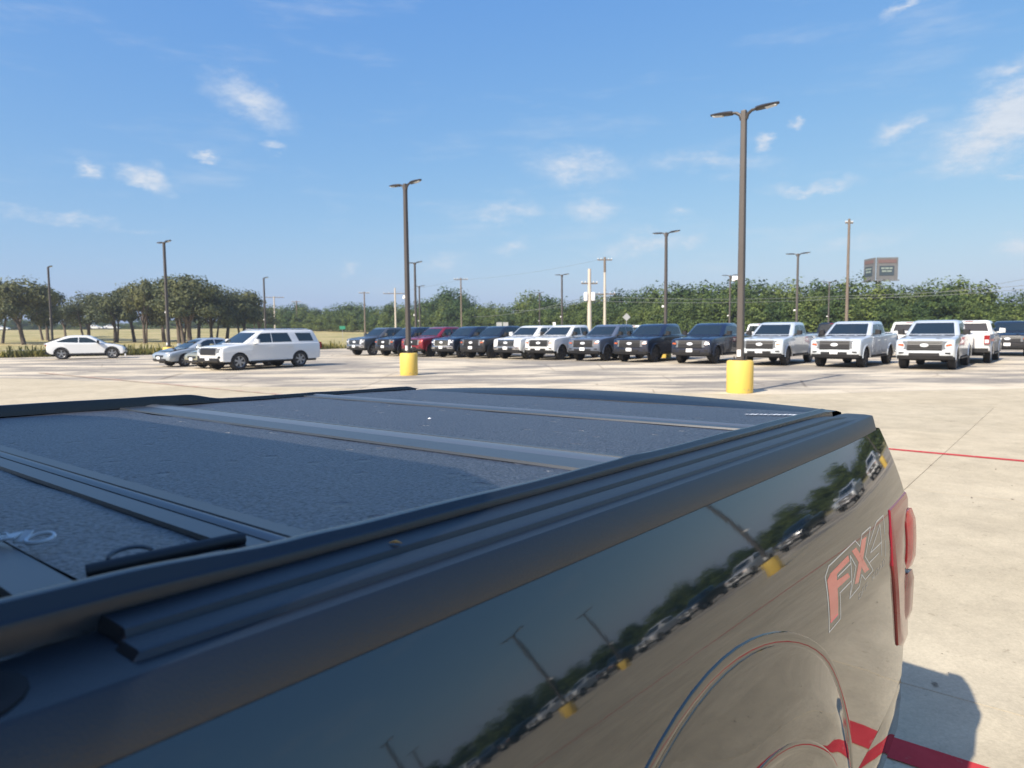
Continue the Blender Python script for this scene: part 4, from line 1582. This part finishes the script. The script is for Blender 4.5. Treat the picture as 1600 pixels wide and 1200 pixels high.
def vinyl():
    m, nt, b = newmat('cover_vinyl')
    N = nt.nodes
    tc = N.new('ShaderNodeTexCoord')
    b.inputs['Roughness'].default_value = 0.40
    b.inputs['IOR'].default_value = 2.35

    def noise(s, d=4):
        n = N.new('ShaderNodeTexNoise')
        n.inputs['Scale'].default_value = s
        n.inputs['Detail'].default_value = d
        nt.links.new(tc.outputs['Object'], n.inputs['Vector'])
        return n
    big = noise(210, 4)
    r = N.new('ShaderNodeValToRGB')
    r.color_ramp.elements[0].position = .36
    r.color_ramp.elements[1].position = .64
    r.color_ramp.elements[0].color = (.011, .012, .015, 1)
    r.color_ramp.elements[1].color = (.032, .032, .034, 1)
    nt.links.new(big.outputs['Fac'], r.inputs[0])
    nt.links.new(r.outputs[0], b.inputs['Base Color'])
    sp = N.new('ShaderNodeMapRange')
    sp.inputs['From Min'].default_value = .36
    sp.inputs['From Max'].default_value = .64
    sp.inputs['To Min'].default_value = .25
    sp.inputs['To Max'].default_value = .72
    nt.links.new(big.outputs['Fac'], sp.inputs['Value'])
    nt.links.new(sp.outputs[0], b.inputs['Specular IOR Level'])
    grain = noise(190, 3)
    v = N.new('ShaderNodeTexVoronoi')
    v.inputs['Scale'].default_value = 13.0
    v.inputs['Randomness'].default_value = 1.0
    nt.links.new(tc.outputs['Object'], v.inputs['Vector'])
    dm = N.new('ShaderNodeMapRange')
    dm.interpolation_type = 'SMOOTHSTEP'
    dm.inputs['From Min'].default_value = 0.04
    dm.inputs['From Max'].default_value = 0.22
    nt.links.new(v.outputs['Distance'], dm.inputs['Value'])
    wob = noise(9, 2)
    b1 = N.new('ShaderNodeBump')
    b1.inputs['Strength'].default_value = .8
    b1.inputs['Distance'].default_value = .009
    nt.links.new(dm.outputs[0], b1.inputs['Height'])
    b3 = N.new('ShaderNodeBump')
    b3.inputs['Strength'].default_value = .5
    b3.inputs['Distance'].default_value = .004
    nt.links.new(wob.outputs['Fac'], b3.inputs['Height'])
    nt.links.new(b1.outputs[0], b3.inputs['Normal'])
    b2 = N.new('ShaderNodeBump')
    b2.inputs['Strength'].default_value = .9
    b2.inputs['Distance'].default_value = .007
    nt.links.new(grain.outputs['Fac'], b2.inputs['Height'])
    nt.links.new(b3.outputs[0], b2.inputs['Normal'])
    nt.links.new(b2.outputs[0], b.inputs['Normal'])
    return m


M_vinyl = vinyl()
hero = thing('pickup_truck', 'dark teal-black pickup in the foreground, its covered bed towards us', 'pickup truck')
aW, aU, aZ = Vector((0.775805, -0.630930, 0.007381)), Vector((0.630924, 0.775545, -0.021554)), Vector((0.007875, 0.021379, 0.999740))
org = Vector((-1.053123, 0.808676, -0.009411))
hero.matrix_world = Matrix(((aW.x, aU.x, aZ.x, org.x), (aW.y, aU.y, aZ.y, org.y), (aW.z, aU.z, aZ.z, org.z), (0, 0, 0, 1)))


ZP, WP = -.052, -.416


def TILT(u, z):
    """how far the side leans back (degrees): a rounded shoulder under the rail, upright below"""
    d = z + .1906 - .010 * min(max(u, 0), 2.2)
    return max(-1.5, 20 + (45 if d > 0 else 105) * d)


_tabs = {}


def _tab(i):
    if i not in _tabs:
        t = [WP]
        for k in range(520):
            t.append(t[-1] + math.tan(radians(TILT(i * .05, ZP - (k + .5) * .002))) * .002)
        _tabs[i] = t
    return _tabs[i]


def wsurf(u, z):
    uu = u / .05
    i = math.floor(uu)
    fu = uu - i
    q = max(0.0, min(518.9, (ZP - z) / .002))
    j = int(q)
    A, B = _tab(i), _tab(i + 1)
    va = A[j] + (A[j + 1] - A[j]) * (q - j)
    vb = B[j] + (B[j + 1] - B[j]) * (q - j)
    return va + (vb - va) * fu - .055 * max(0, u - 1.62) ** 2


def HP(u, w, z, s=1):
    """truck coordinates (u rearward, w outboard from the camera line, z from the cover) to local"""
    return (s * (w + XC), u, z + CZ)


# tonneau cover
cover = MB()
cover.box(-.82, .82, .13, 1.98, CZ - .05, CZ - .022)
cover = cover.build('tonneau_cover', M_trim, hero)
for y0, y1 in ((.205, .3215), (.396, .846), (.992, 1.462), (1.556, 1.975)):
    b = MB()
    nx, ny = 40, max(6, int((y1 - y0) * 30))
    rows = []
    for j in range(ny + 1):
        y = y0 + (y1 - y0) * j / ny
        row = []
        for i in range(nx + 1):
            x = -.806 + 1.612 * i / nx
            ed = min(1, min(i, nx - i) / 2, min(j, ny - j) / 1.5)
            row.append((x, y, CZ + .0022 * mnoise.noise((x * 6, y * 6, 3)) - .0018 * (1 - ed)))
        rows.append(row)
    b.rings(rows, closed=False, caps=False)
    b.build('cover_panel', M_vinyl, cover, sm=179)


def flange(y0, y1, z0, z1, name, m, th=.004):
    b = MB()
    b.rings([[(x, y0, CZ + z0 - th), (x, y0 + .002, CZ + z0), (x, y1 - .002, CZ + z1), (x, y1, CZ + z1 - th)] for x in (-.806, -.4, 0, .4, .806)], closed=False, caps=False)
    return b.build(name, m, cover, recalc=False)


def hinge(c, n, f):
    """c = rubber strip (y0, y1), n = near flange start, f = far flange end"""
    flange(n, c[0] - .0025, .003, .004, 'hinge_flange', M_alu)
    flange(c[1] + .0025, f, .004, .003, 'hinge_flange', M_alu)
    b = MB()
    w = c[1] - c[0]
    b.rings([[(x, c[0] + w * t, CZ + .003 + .004 * sin(pi * t)) for t in (0, .15, .35, .5, .65, .85, 1)] for x in (-.806, 0, .806)], closed=False, caps=False)
    b.build('hinge_strip', M_hinge, cover, sm=60, recalc=False)


flange(.156, .199, .003, .003, 'hinge_flange', M_alu)
hinge((.352, .367), .3215, .396)
hinge((.916, .967), .846, .992)
hinge((1.500, 1.528), 1.462, 1.556)
# white lettering on the last panel, too oblique to read
b = MB()
rl_ = random.Random(3)
for k in range(11):
    t = k / 10
    u, w = 1.776 + .060 * t, -.664 + .100 * t
    hh = .010 + .010 * rl_.random()
    if k == 0:
        hh = .007
    ww = .0075 if k != 5 else .004
    off = rl_.uniform(-.003, .003)
    x, y = w + XC, u + off
    b.add([(x - ww * .5, y - hh, CZ + .0035), (x + ww * .5, y - hh * .8, CZ + .0035), (x + ww * .45, y + hh, CZ + .0035), (x - ww * .35, y + hh * .7, CZ + .0035)], [(0, 1, 2, 3)])
b.build('white_lettering', M_whitep, cover)
# seal trims along both sides
for s in (1, -1):
    b = MB()
    rows = []
    y = .10
    while y < 2.03:
        up = .008 * (1 - smooth(.20, .36, y)) if s > 0 else .018 * (1 - smooth(1.04, 1.16, y))
        for c0 in (.37, .945, 1.515):
            up += (.0012 if s > 0 else .001) * math.exp(-((y - c0) / .035) ** 2)
        up += .0012 * mnoise.noise((y * 5, s, 2))
        wd = .006 * (1 - smooth(.40, .95, y))
        end = smooth(2.02, 1.96, y)
        zt = .002 + (.010 + up) * end
        prof = [(-.5375 - wd, .0005), (-.5355 - wd, zt * .75), (-.5335 - wd, zt * .96), (-.5305 - wd * .5, zt), (-.5285, zt * .96), (-.5275, zt * .88), (-.5245, zt * .48), (-.5235, zt * .40), (-.522, zt * .34), (-.5213, zt * .2), (-.5205, -.004), (-.519, -.0128)]
        rows.append([HP(y, w, z, s) for w, z in prof])
        y += .02
    b.rings(rows, closed=False, caps=False)
    b.build('seal_trim', M_rubb, cover, sm=24)
# dark roll and D-ring near the front edge, steel buckle, dry leaf
b = MB()
b.tube([HP(.208, -.598, .006), HP(.225, -.594, .007), HP(.32, -.586, .008), HP(.333, -.586, .007)], .0062, .0062, n=8)
b.build('strap_roll', M_trim, cover, sm=50)
b = MB()
b.tube([HP(.226 + .017 * (1 - cos(pi * k / 8)), -.603 - .006 * sin(pi * k / 8), .0105 + .005 * sin(pi * k / 8)) for k in range(9)], .0020, n=6)
b.build('strap_ring', M_alu, cover)
bk = MB()


def oval(u0, w0, du, dw, L, Wd, zc, r):
    pts = []
    n = 18
    d = Vector((dw, du)).normalized()
    q = Vector((-d.y, d.x))
    for k in range(n + 1):
        a = 2 * pi * k / n
        e = d * (L * cos(a)) + q * (Wd * sin(a))
        pts.append(HP(u0 + e.y, w0 + e.x, zc + .0026 * sin(a) + .001 * cos(a)))
    bk.tube(pts, r, n=6)


oval(.2155, -.7255, .012, .016, .0125, .0075, .009, .0019)
bk.hexa([HP(.184, -.757, .005), HP(.193, -.763, .0075), HP(.208, -.744, .0125), HP(.199, -.738, .0095), HP(.184, -.757, .0065), HP(.193, -.763, .009), HP(.208, -.744, .014), HP(.199, -.738, .011)])
oval(.193, -.752, .012, .016, .0060, .0030, .0098, .0012)
bk.hexa([HP(.199, -.742, .005), HP(.210, -.745, .013), HP(.2145, -.738, .013), HP(.204, -.735, .005), HP(.199, -.742, .0065), HP(.210, -.745, .0145), HP(.2145, -.738, .0145), HP(.204, -.735, .0065)])
bk.build('buckle', M_metal, cover, sm=50)

# rail caps: stepped plastic with two long ribs
for s in (1, -1):
    b = MB()
    prof0 = [(-.5195, -.03), (-.519, -.0135), (-.500, -.0133), (-.470, -.0133), (-.440, -.0133), (-.4315, -.0137), (-.4285, -.0165), (-.4175, -.048), (-.4165, -.054)]
    ys_ = [-.03, .02] + [.1 + .1 * k for k in range(20)] + [2.06, 2.11]
    rows = []
    for y in ys_:
        rows.append([HP(y, w - .055 * max(0, y - 1.62) ** 2 * smooth(-.46, -.42, w), z, s) for w, z in prof0])
    for e, dz in ((.03, .002), (.055, .008), (.075, .018), (.085, .04)):
        y = 2.11 + e
        rows.append([HP(y + .02 * smooth(-.43, -.46, w) - .045 * (e / .085) * smooth(-.455, -.416, w), w - .055 * max(0, y - 1.62) ** 2 * smooth(-.46, -.42, w) - .004 * dz / .04, z - dz, s) for w, z in prof0])
    b.rings(rows, closed=False, caps=False)
    cap = b.build('rail_cap', M_cap, hero, sm=28)
    for w0, w1, zt, y0 in ((-.5185, -.4855, -.0035, .19), (-.4765, -.4515, -.0078, .185)):
        rb = MB()
        rows = []
        for y, dz, ins in ((y0 - .004, -.0128 - zt, 0), (y0, 0, .001), (y0 + .01, 0, 0), (1.0, 0, 0), (1.86, 0, 0), (1.95, -.004, 0), (2.02, -.0133 - zt, 0)):
            rows.append([HP(y, w0 - .0005, -.0140, s), HP(y, w0, zt + dz, s), HP(y, w1 - .002, zt + dz, s), HP(y, w1 + .001, zt + dz - .001 * (dz == 0), s), HP(y, w1 + .0035, max(-.0138, zt + dz - .007), s), HP(y, w1 + .007, max(-.0139, zt + dz - .0085), s), HP(y, w1 + .0085, -.0145, s)])
        rb.rings(rows, closed=False, caps=False)
        rb.build('rail_rib', M_cap, cap, sm=40)
    rp_ = MB()
    rs = []
    for q, z in ((1.0, -.015), (1.0, -.0118), (.88, -.0108), (.80, -.0122), (.6, -.0126)):
        rs.append([HP(.07 + .062 * q * cos(2 * pi * k / 24), -.476 + .048 * q * sin(2 * pi * k / 24), z, s) for k in range(24)])
    rp_.rings(rs)
    rp_.build('stake_pocket_shade', M_under, cap, sm=40)  # raised black oval standing in for the shaded hole of the stake pocket

# bed sides
ARC_C, R1, R2, ROP = (.858, -.948), .726, .574, .50
for s in (1, -1):
    b = MB()
    du = .012
    us = [.0 + k * du for k in range(int(2.16 / du) + 1)] + [2.165, 2.170]
    nz_ = 90

    def zr(u, k):
        t = k / (nz_ - 1)
        t = t * (.55 + .45 * t)
        return ZP + (-.665 - .035 * u - ZP) * t
    zs_ = [zr(2.17, k) for k in range(nz_)]
    rows = []
    for k in range(nz_):
        row = []
        for u in us:
            z = zr(u, k)
            w = wsurf(u, z) - (.0 if u < 2.168 else .005)
            row.append(HP(u, w, z, s))
        rows.append(row)
    n = len(us)
    vs = [p for r_ in rows for p in r_]
    fs = []
    for i in range(len(rows) - 1):
        for j in range(n - 1):
            uu, zz = us[j] + du / 2, zr(us[j], i)
            if hypot(uu - ARC_C[0], zz - ARC_C[1]) < R1 - .06:
                continue
            fs.append((i * n + j, i * n + j + 1, (i + 1) * n + j + 1, (i + 1) * n + j))
    b.add(vs, fs)
    side = b.build('bed_side', M_hero, hero, sm=179)
    # return flange at the rear end and lower lip
    b = MB()
    b.rings([[HP(2.170, wsurf(2.17, z) - .005, z, s), HP(2.174, wsurf(2.17, z) - .018, z, s), HP(2.174, wsurf(2.17, z) - .10, z, s)] for z in zs_], closed=False, caps=False)
    b.build('end_flange', M_trim, side, sm=40)
    b = MB()
    b.rings([[HP(u, wsurf(u, zr(u, nz_ - 1)) + o, zr(u, nz_ - 1) + dz, s) for o, dz in ((0, 0), (-.012, -.012), (-.08, -.014))] for u in us if u > 1.2], closed=False, caps=False)
    b.build('lower_lip', M_hero, side, sm=60)
    # flared wheel arch with two crisp ledges
    b = MB()
    rows = []
    for k in range(1, 48):
        a = pi * k / 48
        row = []
        for q, o in ((R1 + .002, -.004), (R1, .0004), (R1 - .001, .0016), (R1 - .003, .0019), (R1 - .009, .0011), (R1 - .015, .0003), (R1 - .0165, -.0008), (R1 - .0175, -.0008), (R1 - .019, .0004), (R1 - .022, .0008), (R1 - .036, .0015), (R1 - .06, .0028), (.65, .0040), (.62, .0060), (.60, .0073), (R2 + .006, .0092), (R2 + .001, .0094), (R2, .0106), (R2 - .002, .0112), (R2 - .008, .0106), (R2 - .015, .0098), (R2 - .017, .0090), (ROP + .03, .0105), (ROP + .008, .0105), (ROP, .008), (ROP - .004, .01), (ROP - .004, -.08)):
            u, z = ARC_C[0] + q * cos(a), ARC_C[1] + q * sin(a)
            o += min(.018, .10 * max(0, -.31 - z)) * smooth(R1 - .016, R1 - .10, q) * (o > -.05)
            row.append(HP(u, wsurf(u, min(z, -.06)) + o, z, s))
        rows.append(row)
    b.rings(rows, closed=False, caps=False)
    b.build('wheel_arch', M_hero, hero, sm=40)
    b = MB()
    rows = []
    for k in range(0, 25):
        a = pi * k / 24
        rows.append([HP(ARC_C[0] + (ROP + .05) * cos(a), w, ARC_C[1] + (ROP + .05) * sin(a), s) for w in (-.37, -.75)])
    b.rings(rows, closed=False, caps=False)
    b.build('wheel_liner', M_under, hero, sm=60)

# FX4 decal on the driver's side
RED = [[(1.326, -0.244), (1.381, -0.258), (1.36, -0.315), (1.309, -0.315)],
       [(1.326, -0.244), (1.353, -0.238), (1.481, -0.235), (1.483, -0.246), (1.388, -0.248), (1.381, -0.258)],
       [(1.381, -0.258), (1.457, -0.263), (1.466, -0.273), (1.376, -0.271)],
       [(1.512, -0.234), (1.546, -0.234), (1.614, -0.295), (1.575, -0.293)],
       [(1.598, -0.23), (1.64, -0.231), (1.52, -0.298), (1.492, -0.294)]]
GREY = [[(1.297, -0.327), (1.319, -0.236), (1.352, -0.225), (1.551, -0.222), (1.574, -0.238), (1.61, -0.221), (1.689, -0.221), (1.644, -0.242), (1.598, -0.265), (1.647, -0.305), (1.574, -0.306), (1.551, -0.29), (1.523, -0.307), (1.445, -0.309), (1.474, -0.282), (1.386, -0.282), (1.374, -0.326), (1.297, -0.327)],
       [(1.474, -0.282), (1.494, -0.239), (1.518, -0.265), (1.486, -0.285), (1.445, -0.309)],
       [(1.39, -0.253), (1.485, -0.252)],
       [(1.647, -0.25), (1.748, -0.222), (1.827, -0.222), (1.803, -0.26)],
       [(1.774, -0.233), (1.74, -0.296)],
       [(1.774, -0.233), (1.644, -0.267), (1.758, -0.269)],
       [(1.622, -0.283), (1.715, -0.284)],
       [(1.798, -0.275), (1.779, -0.306)]]
OFF = [[(1.514, -0.33), (1.514, -0.32), (1.534, -0.319), (1.533, -0.329), (1.514, -0.33)],
       [(1.543, -0.329), (1.544, -0.318), (1.564, -0.317)],
       [(1.543, -0.324), (1.56, -0.323)],
       [(1.573, -0.328), (1.574, -0.317), (1.594, -0.316)],
       [(1.573, -0.322), (1.591, -0.321)],
       [(1.636, -0.325), (1.637, -0.314), (1.659, -0.313), (1.659, -0.318), (1.637, -0.319), (1.658, -0.324)],
       [(1.67, -0.323), (1.671, -0.312), (1.695, -0.311), (1.693, -0.323), (1.67, -0.323)],
       [(1.706, -0.322), (1.719, -0.31), (1.731, -0.321)],
       [(1.711, -0.317), (1.725, -0.317)],
       [(1.743, -0.321), (1.745, -0.31), (1.762, -0.309), (1.771, -0.312), (1.77, -0.317), (1.76, -0.321), (1.743, -0.321)]]
M_dred = mat('decal_red', (0.62, 0.10, 0.075), 0.03, ior=1.9)
M_dgrey = mat('decal_grey', (0.46, 0.47, 0.44), 0.03, ior=1.9)


def on_side(b, poly, off):
    """cut a flat (u, z) polygon into strips that follow the bed side"""
    if sum(p[0] * q[1] - q[0] * p[1] for p, q in zip(poly, poly[1:] + poly[:1])) < 0:
        poly = poly[::-1]
    bmx = bmesh.new()
    f = bmx.faces.new([bmx.verts.new((u, 0, z)) for u, z in poly])
    for k in range(40):
        z = -.20 - k * .005
        bmesh.ops.bisect_plane(bmx, geom=bmx.verts[:] + bmx.edges[:] + bmx.faces[:], plane_co=(0, 0, z), plane_no=(0, 0, 1))
    for k in range(20):
        u = 1.27 + k * .03
        bmesh.ops.bisect_plane(bmx, geom=bmx.verts[:] + bmx.edges[:] + bmx.faces[:], plane_co=(u, 0, 0), plane_no=(1, 0, 0))
    bmx.verts.index_update()
    b.add([HP(v.co.x, wsurf(v.co.x, v.co.z) + off, v.co.z) for v in bmx.verts], [[v.index for v in f.verts] for f in bmx.faces])
    bmx.free()


def stroke(b, pl, wd, off):
    for p, q in zip(pl, pl[1:]):
        d = Vector((q[0] - p[0], (q[1] - p[1])))
        if d.length < 1e-5:
            continue
        d.normalize()
        n = Vector((-d.y * 2.2, d.x))           # the print is stretched along the side
        n *= wd / max(1e-6, hypot(n.x / 2.2, n.y)) * .5
        e = d * wd * .4
        on_side(b, [(p[0] - e.x - n.x, p[1] - e.y - n.y), (q[0] + e.x - n.x, q[1] + e.y - n.y), (q[0] + e.x + n.x, q[1] + e.y + n.y), (p[0] - e.x + n.x, p[1] - e.y + n.y)], off)


side1 = [o for o in hero.children if o.name.startswith('bed_side')][0]
b = MB()
for pl in RED:
    on_side(b, pl, .00022)
b.build('decal_fill', M_dred, side1, sm=179, recalc=False)
b = MB()
for k, pl in enumerate(GREY):
    stroke(b, pl, .0024, .00030 + .00001 * k)
b.build('decal_outline', M_dgrey, side1, sm=179, recalc=False)
b = MB()
for k, pl in enumerate(OFF):
    stroke(b, pl, .0014, .00030 + .00001 * k)
b.build('decal_lettering', mat('decal_faint', (0.36, 0.365, 0.34), .03, ior=1.9), side1, sm=179, recalc=False)

# tail lamps
M_tl1 = mat('tail_red_gloss', (0.22, 0.010, 0.014), 0.05, ior=1.45)
M_tl2 = mat('tail_red_bright', (0.46, 0.014, 0.022), 0.06, ior=1.42)
for s in (1, -1):
    out = [(1.90, -.222), (2.172, -.224), (2.172, -.645), (2.12, -.64), (2.01, -.60), (1.905, -.43), (1.845, -.345), (1.86, -.27)]
    cu, cz_ = 2.04, -.42
    b = MB()
    rows = []
    for q, o in ((1.0, -.03), (1.0, .0), (.985, .004), (.90, .009)):
        rows.append([HP(cu + (u - cu) * q if u < 2.15 else u, wsurf(min(u, 2.17), z) + o, cz_ + (z - cz_) * (q if abs(z - cz_) > .1 else 1), s) for u, z in out])
    b.rings(rows)
    lamp = b.build('taillight', M_tl1, hero, sm=25)
    for z0, z1, m in ((-.268, -.425, M_tl2), (-.438, -.575, M_tl1)):
        b = MB()
        rs = []
        zm = (z0 + z1) / 2
        for u, o, ins in ((2.085, -.006, .004), (2.095, .006, .002), (2.125, .011, 0), (2.175, .0135, 0), (2.192, .009, .006), (2.204, -.006, .014), (2.206, -.03, .016)):
            rs.append([HP(u + .012 * (k / 6 - .5) * (u < 2.13), wsurf(2.15, z) + o - (.006 if k in (0, 6) else 0), z, s) for k, z in enumerate([z0 - ins + (z1 - z0 + 2 * ins) * k / 6 for k in range(7)])] +
                      [HP(u, wsurf(2.15, zm) - .06, z1 + ins, s), HP(u, wsurf(2.15, zm) - .06, z0 - ins, s)])
        b.rings(rs)
        b.build('lens', m, lamp, sm=35)

# tailgate with its crowned black spoiler cap
b = MB()
rows = []
for i in range(25):
    x = -.81 + 1.62 * i / 24
    cr = .024 * (1 - (x / .81) ** 2)
    yo = .03 * (1 - (x / .81) ** 2)
    rows.append([(x, 1.985, CZ - .03), (x, 1.99, CZ - .006 + cr * .25), (x, 2.03, CZ - .004 + cr * .6), (x, 2.10 + yo, CZ - .004 + cr), (x, 2.15 + yo, CZ - .012 + cr), (x, 2.165 + yo, CZ - .035)])
b.rings(rows, closed=False, caps=False)
gate = b.build('tailgate', M_cap, hero, sm=35)
b = MB()
b.box(-.82, .82, 2.10, 2.165, CZ - .72, CZ - .03)
b.build('gate_skin', M_hero, gate)
b = MB()
b.box(-.15, .15, 2.165, 2.18, CZ - .2, CZ - .12)
b.build('gate_handle', M_trim, gate)
# rear bumper wrapping the corner
b = MB()
pl = [(1.50, wsurf(1.5, -.71)), (1.8, wsurf(1.8, -.71)), (2.12, wsurf(2.12, -.72)), (2.21, -.372), (2.28, -.45), (2.32, -.7), (2.32, -1.34)]
rows = []
for o, z in ((-.012, -.7475), (-.001, -.7495), (.004, -.79), (-.002, -.87), (-.03, -.93)):
    def bz(u):
        return z + max(0, .748 - (.668 + .035 * u)) * smooth(-.87, -.79, z)
    full = [HP(u, w + o * (1 if k < 5 else 0), bz(u), 1) for k, (u, w) in enumerate(pl)]
    full += [HP(u, w + o * (1 if k < 5 else 0), bz(u), -1) for k, (u, w) in reversed(list(enumerate(pl[:-1])))]
    rows.append(full)
b.rings(rows, closed=False, caps=False)
bump = b.build('rear_bumper', M_hero, hero, sm=40)
for s in (1, -1):
    b = MB()
    pts = [(2.10, -.365), (2.17, -.362), (2.24, -.39), (2.305, -.47), (2.25, -.52), (2.1, -.5)]
    b.rings([[HP(u, w, z, s) for u, w in pts] for z in (-.765, -.735, -.725)])
    b.build('bumper_step', M_trim, bump, sm=30)
b = MB()
b.box(-.82, .82, 2.18, 2.3, CZ - .76, CZ - .735)
b.build('bumper_top', M_trim, bump)
for s in (1, -1):
    b = MB()
    x0, x1 = sorted((s * .79, s * .875))
    b.box(x0, x1, 1.99, 2.13, CZ - .7, CZ - .05)
    b.build('bed_corner', M_trim, hero)
# wheels, bed tub and cab
for s in (1, -1):
    def xw(p, s=s):
        return Vector((p.y, -p.x + .893, p.z + .03))
    wheel_part(hero, xw, 0, s * .70, .41, .28, M_rim, 6)
b = MB()
b.box(-.78, .78, -.02, 2.1, CZ - .62, CZ - .55)
b.box(-.84, -.79, -.02, 2.1, CZ - .62, CZ - .06)
b.box(.79, .84, -.02, 2.1, CZ - .62, CZ - .06)
b.build('bed_tub', M_under, hero)


def xcab(p):
    return Vector((p.y, -p.x - 1.16, p.z + (.11 if p.z > .9 else -.02)))  # unseen cab raised so its shadow reaches farther along the bed cover


make_pickup('sport', hero, xcab, M_hero, cab_only=True)

# a shred of dry leaf and a speck of lint lying on the truck
M_dry = mat('dry_leaf', (0.45, 0.33, 0.12), 0.8)
b = MB()
c = Vector((-.492, .432))
b.add([(c.x - .004, c.y - .003, 0), (c.x + .004, c.y - .001, .002), (c.x + .005, c.y + .003, 0), (c.x - .001, c.y + .002, .003)], [(0, 1, 2, 3)])
o = MB(lambda p: hero.matrix_world @ Vector(HP(p.y, p.x, p.z - .003)))
o.add([(c.x - .006, c.y - .004, .001), (c.x + .002, c.y - .002, .004), (c.x + .006, c.y + .004, .001), (c.x - .001, c.y + .002, .0035)], [(0, 1, 2), (0, 2, 3)])
tag(o.build('dry_leaf', M_dry), 'shred of yellow dry leaf lying on the black bed rail', 'leaf')
o = MB(lambda p: hero.matrix_world @ Vector(HP(p.y, p.x, p.z)))
o.add([(-1.231, 1.189, .003), (-1.225, 1.190, .003), (-1.226, 1.197, .004), (-1.232, 1.195, .003), (-1.229, 1.193, .006)], [(0, 1, 4), (1, 2, 4), (2, 3, 4), (3, 0, 4)])
tag(o.build('paper_scrap', M_whitep), 'tiny white scrap lying on the middle of the bed cover', 'scrap')

# thin summer haze
M_haze = bpy.data.materials.new('haze')
M_haze.use_nodes = True
_nt = M_haze.node_tree
_nt.nodes.clear()
_o = _nt.nodes.new('ShaderNodeOutputMaterial')
_v = _nt.nodes.new('ShaderNodeVolumePrincipled')
_v.inputs['Color'].default_value = (0.82, 0.90, 1.0, 1)
_v.inputs['Density'].default_value = 0.00045
_v.inputs['Anisotropy'].default_value = 0.2
_nt.links.new(_v.outputs[0], _o.inputs['Volume'])
b = MB()
b.box(-3050, 3050, -1550, 4050, -1.2, 26)
tag(b.build('haze', M_haze), kind='stuff')
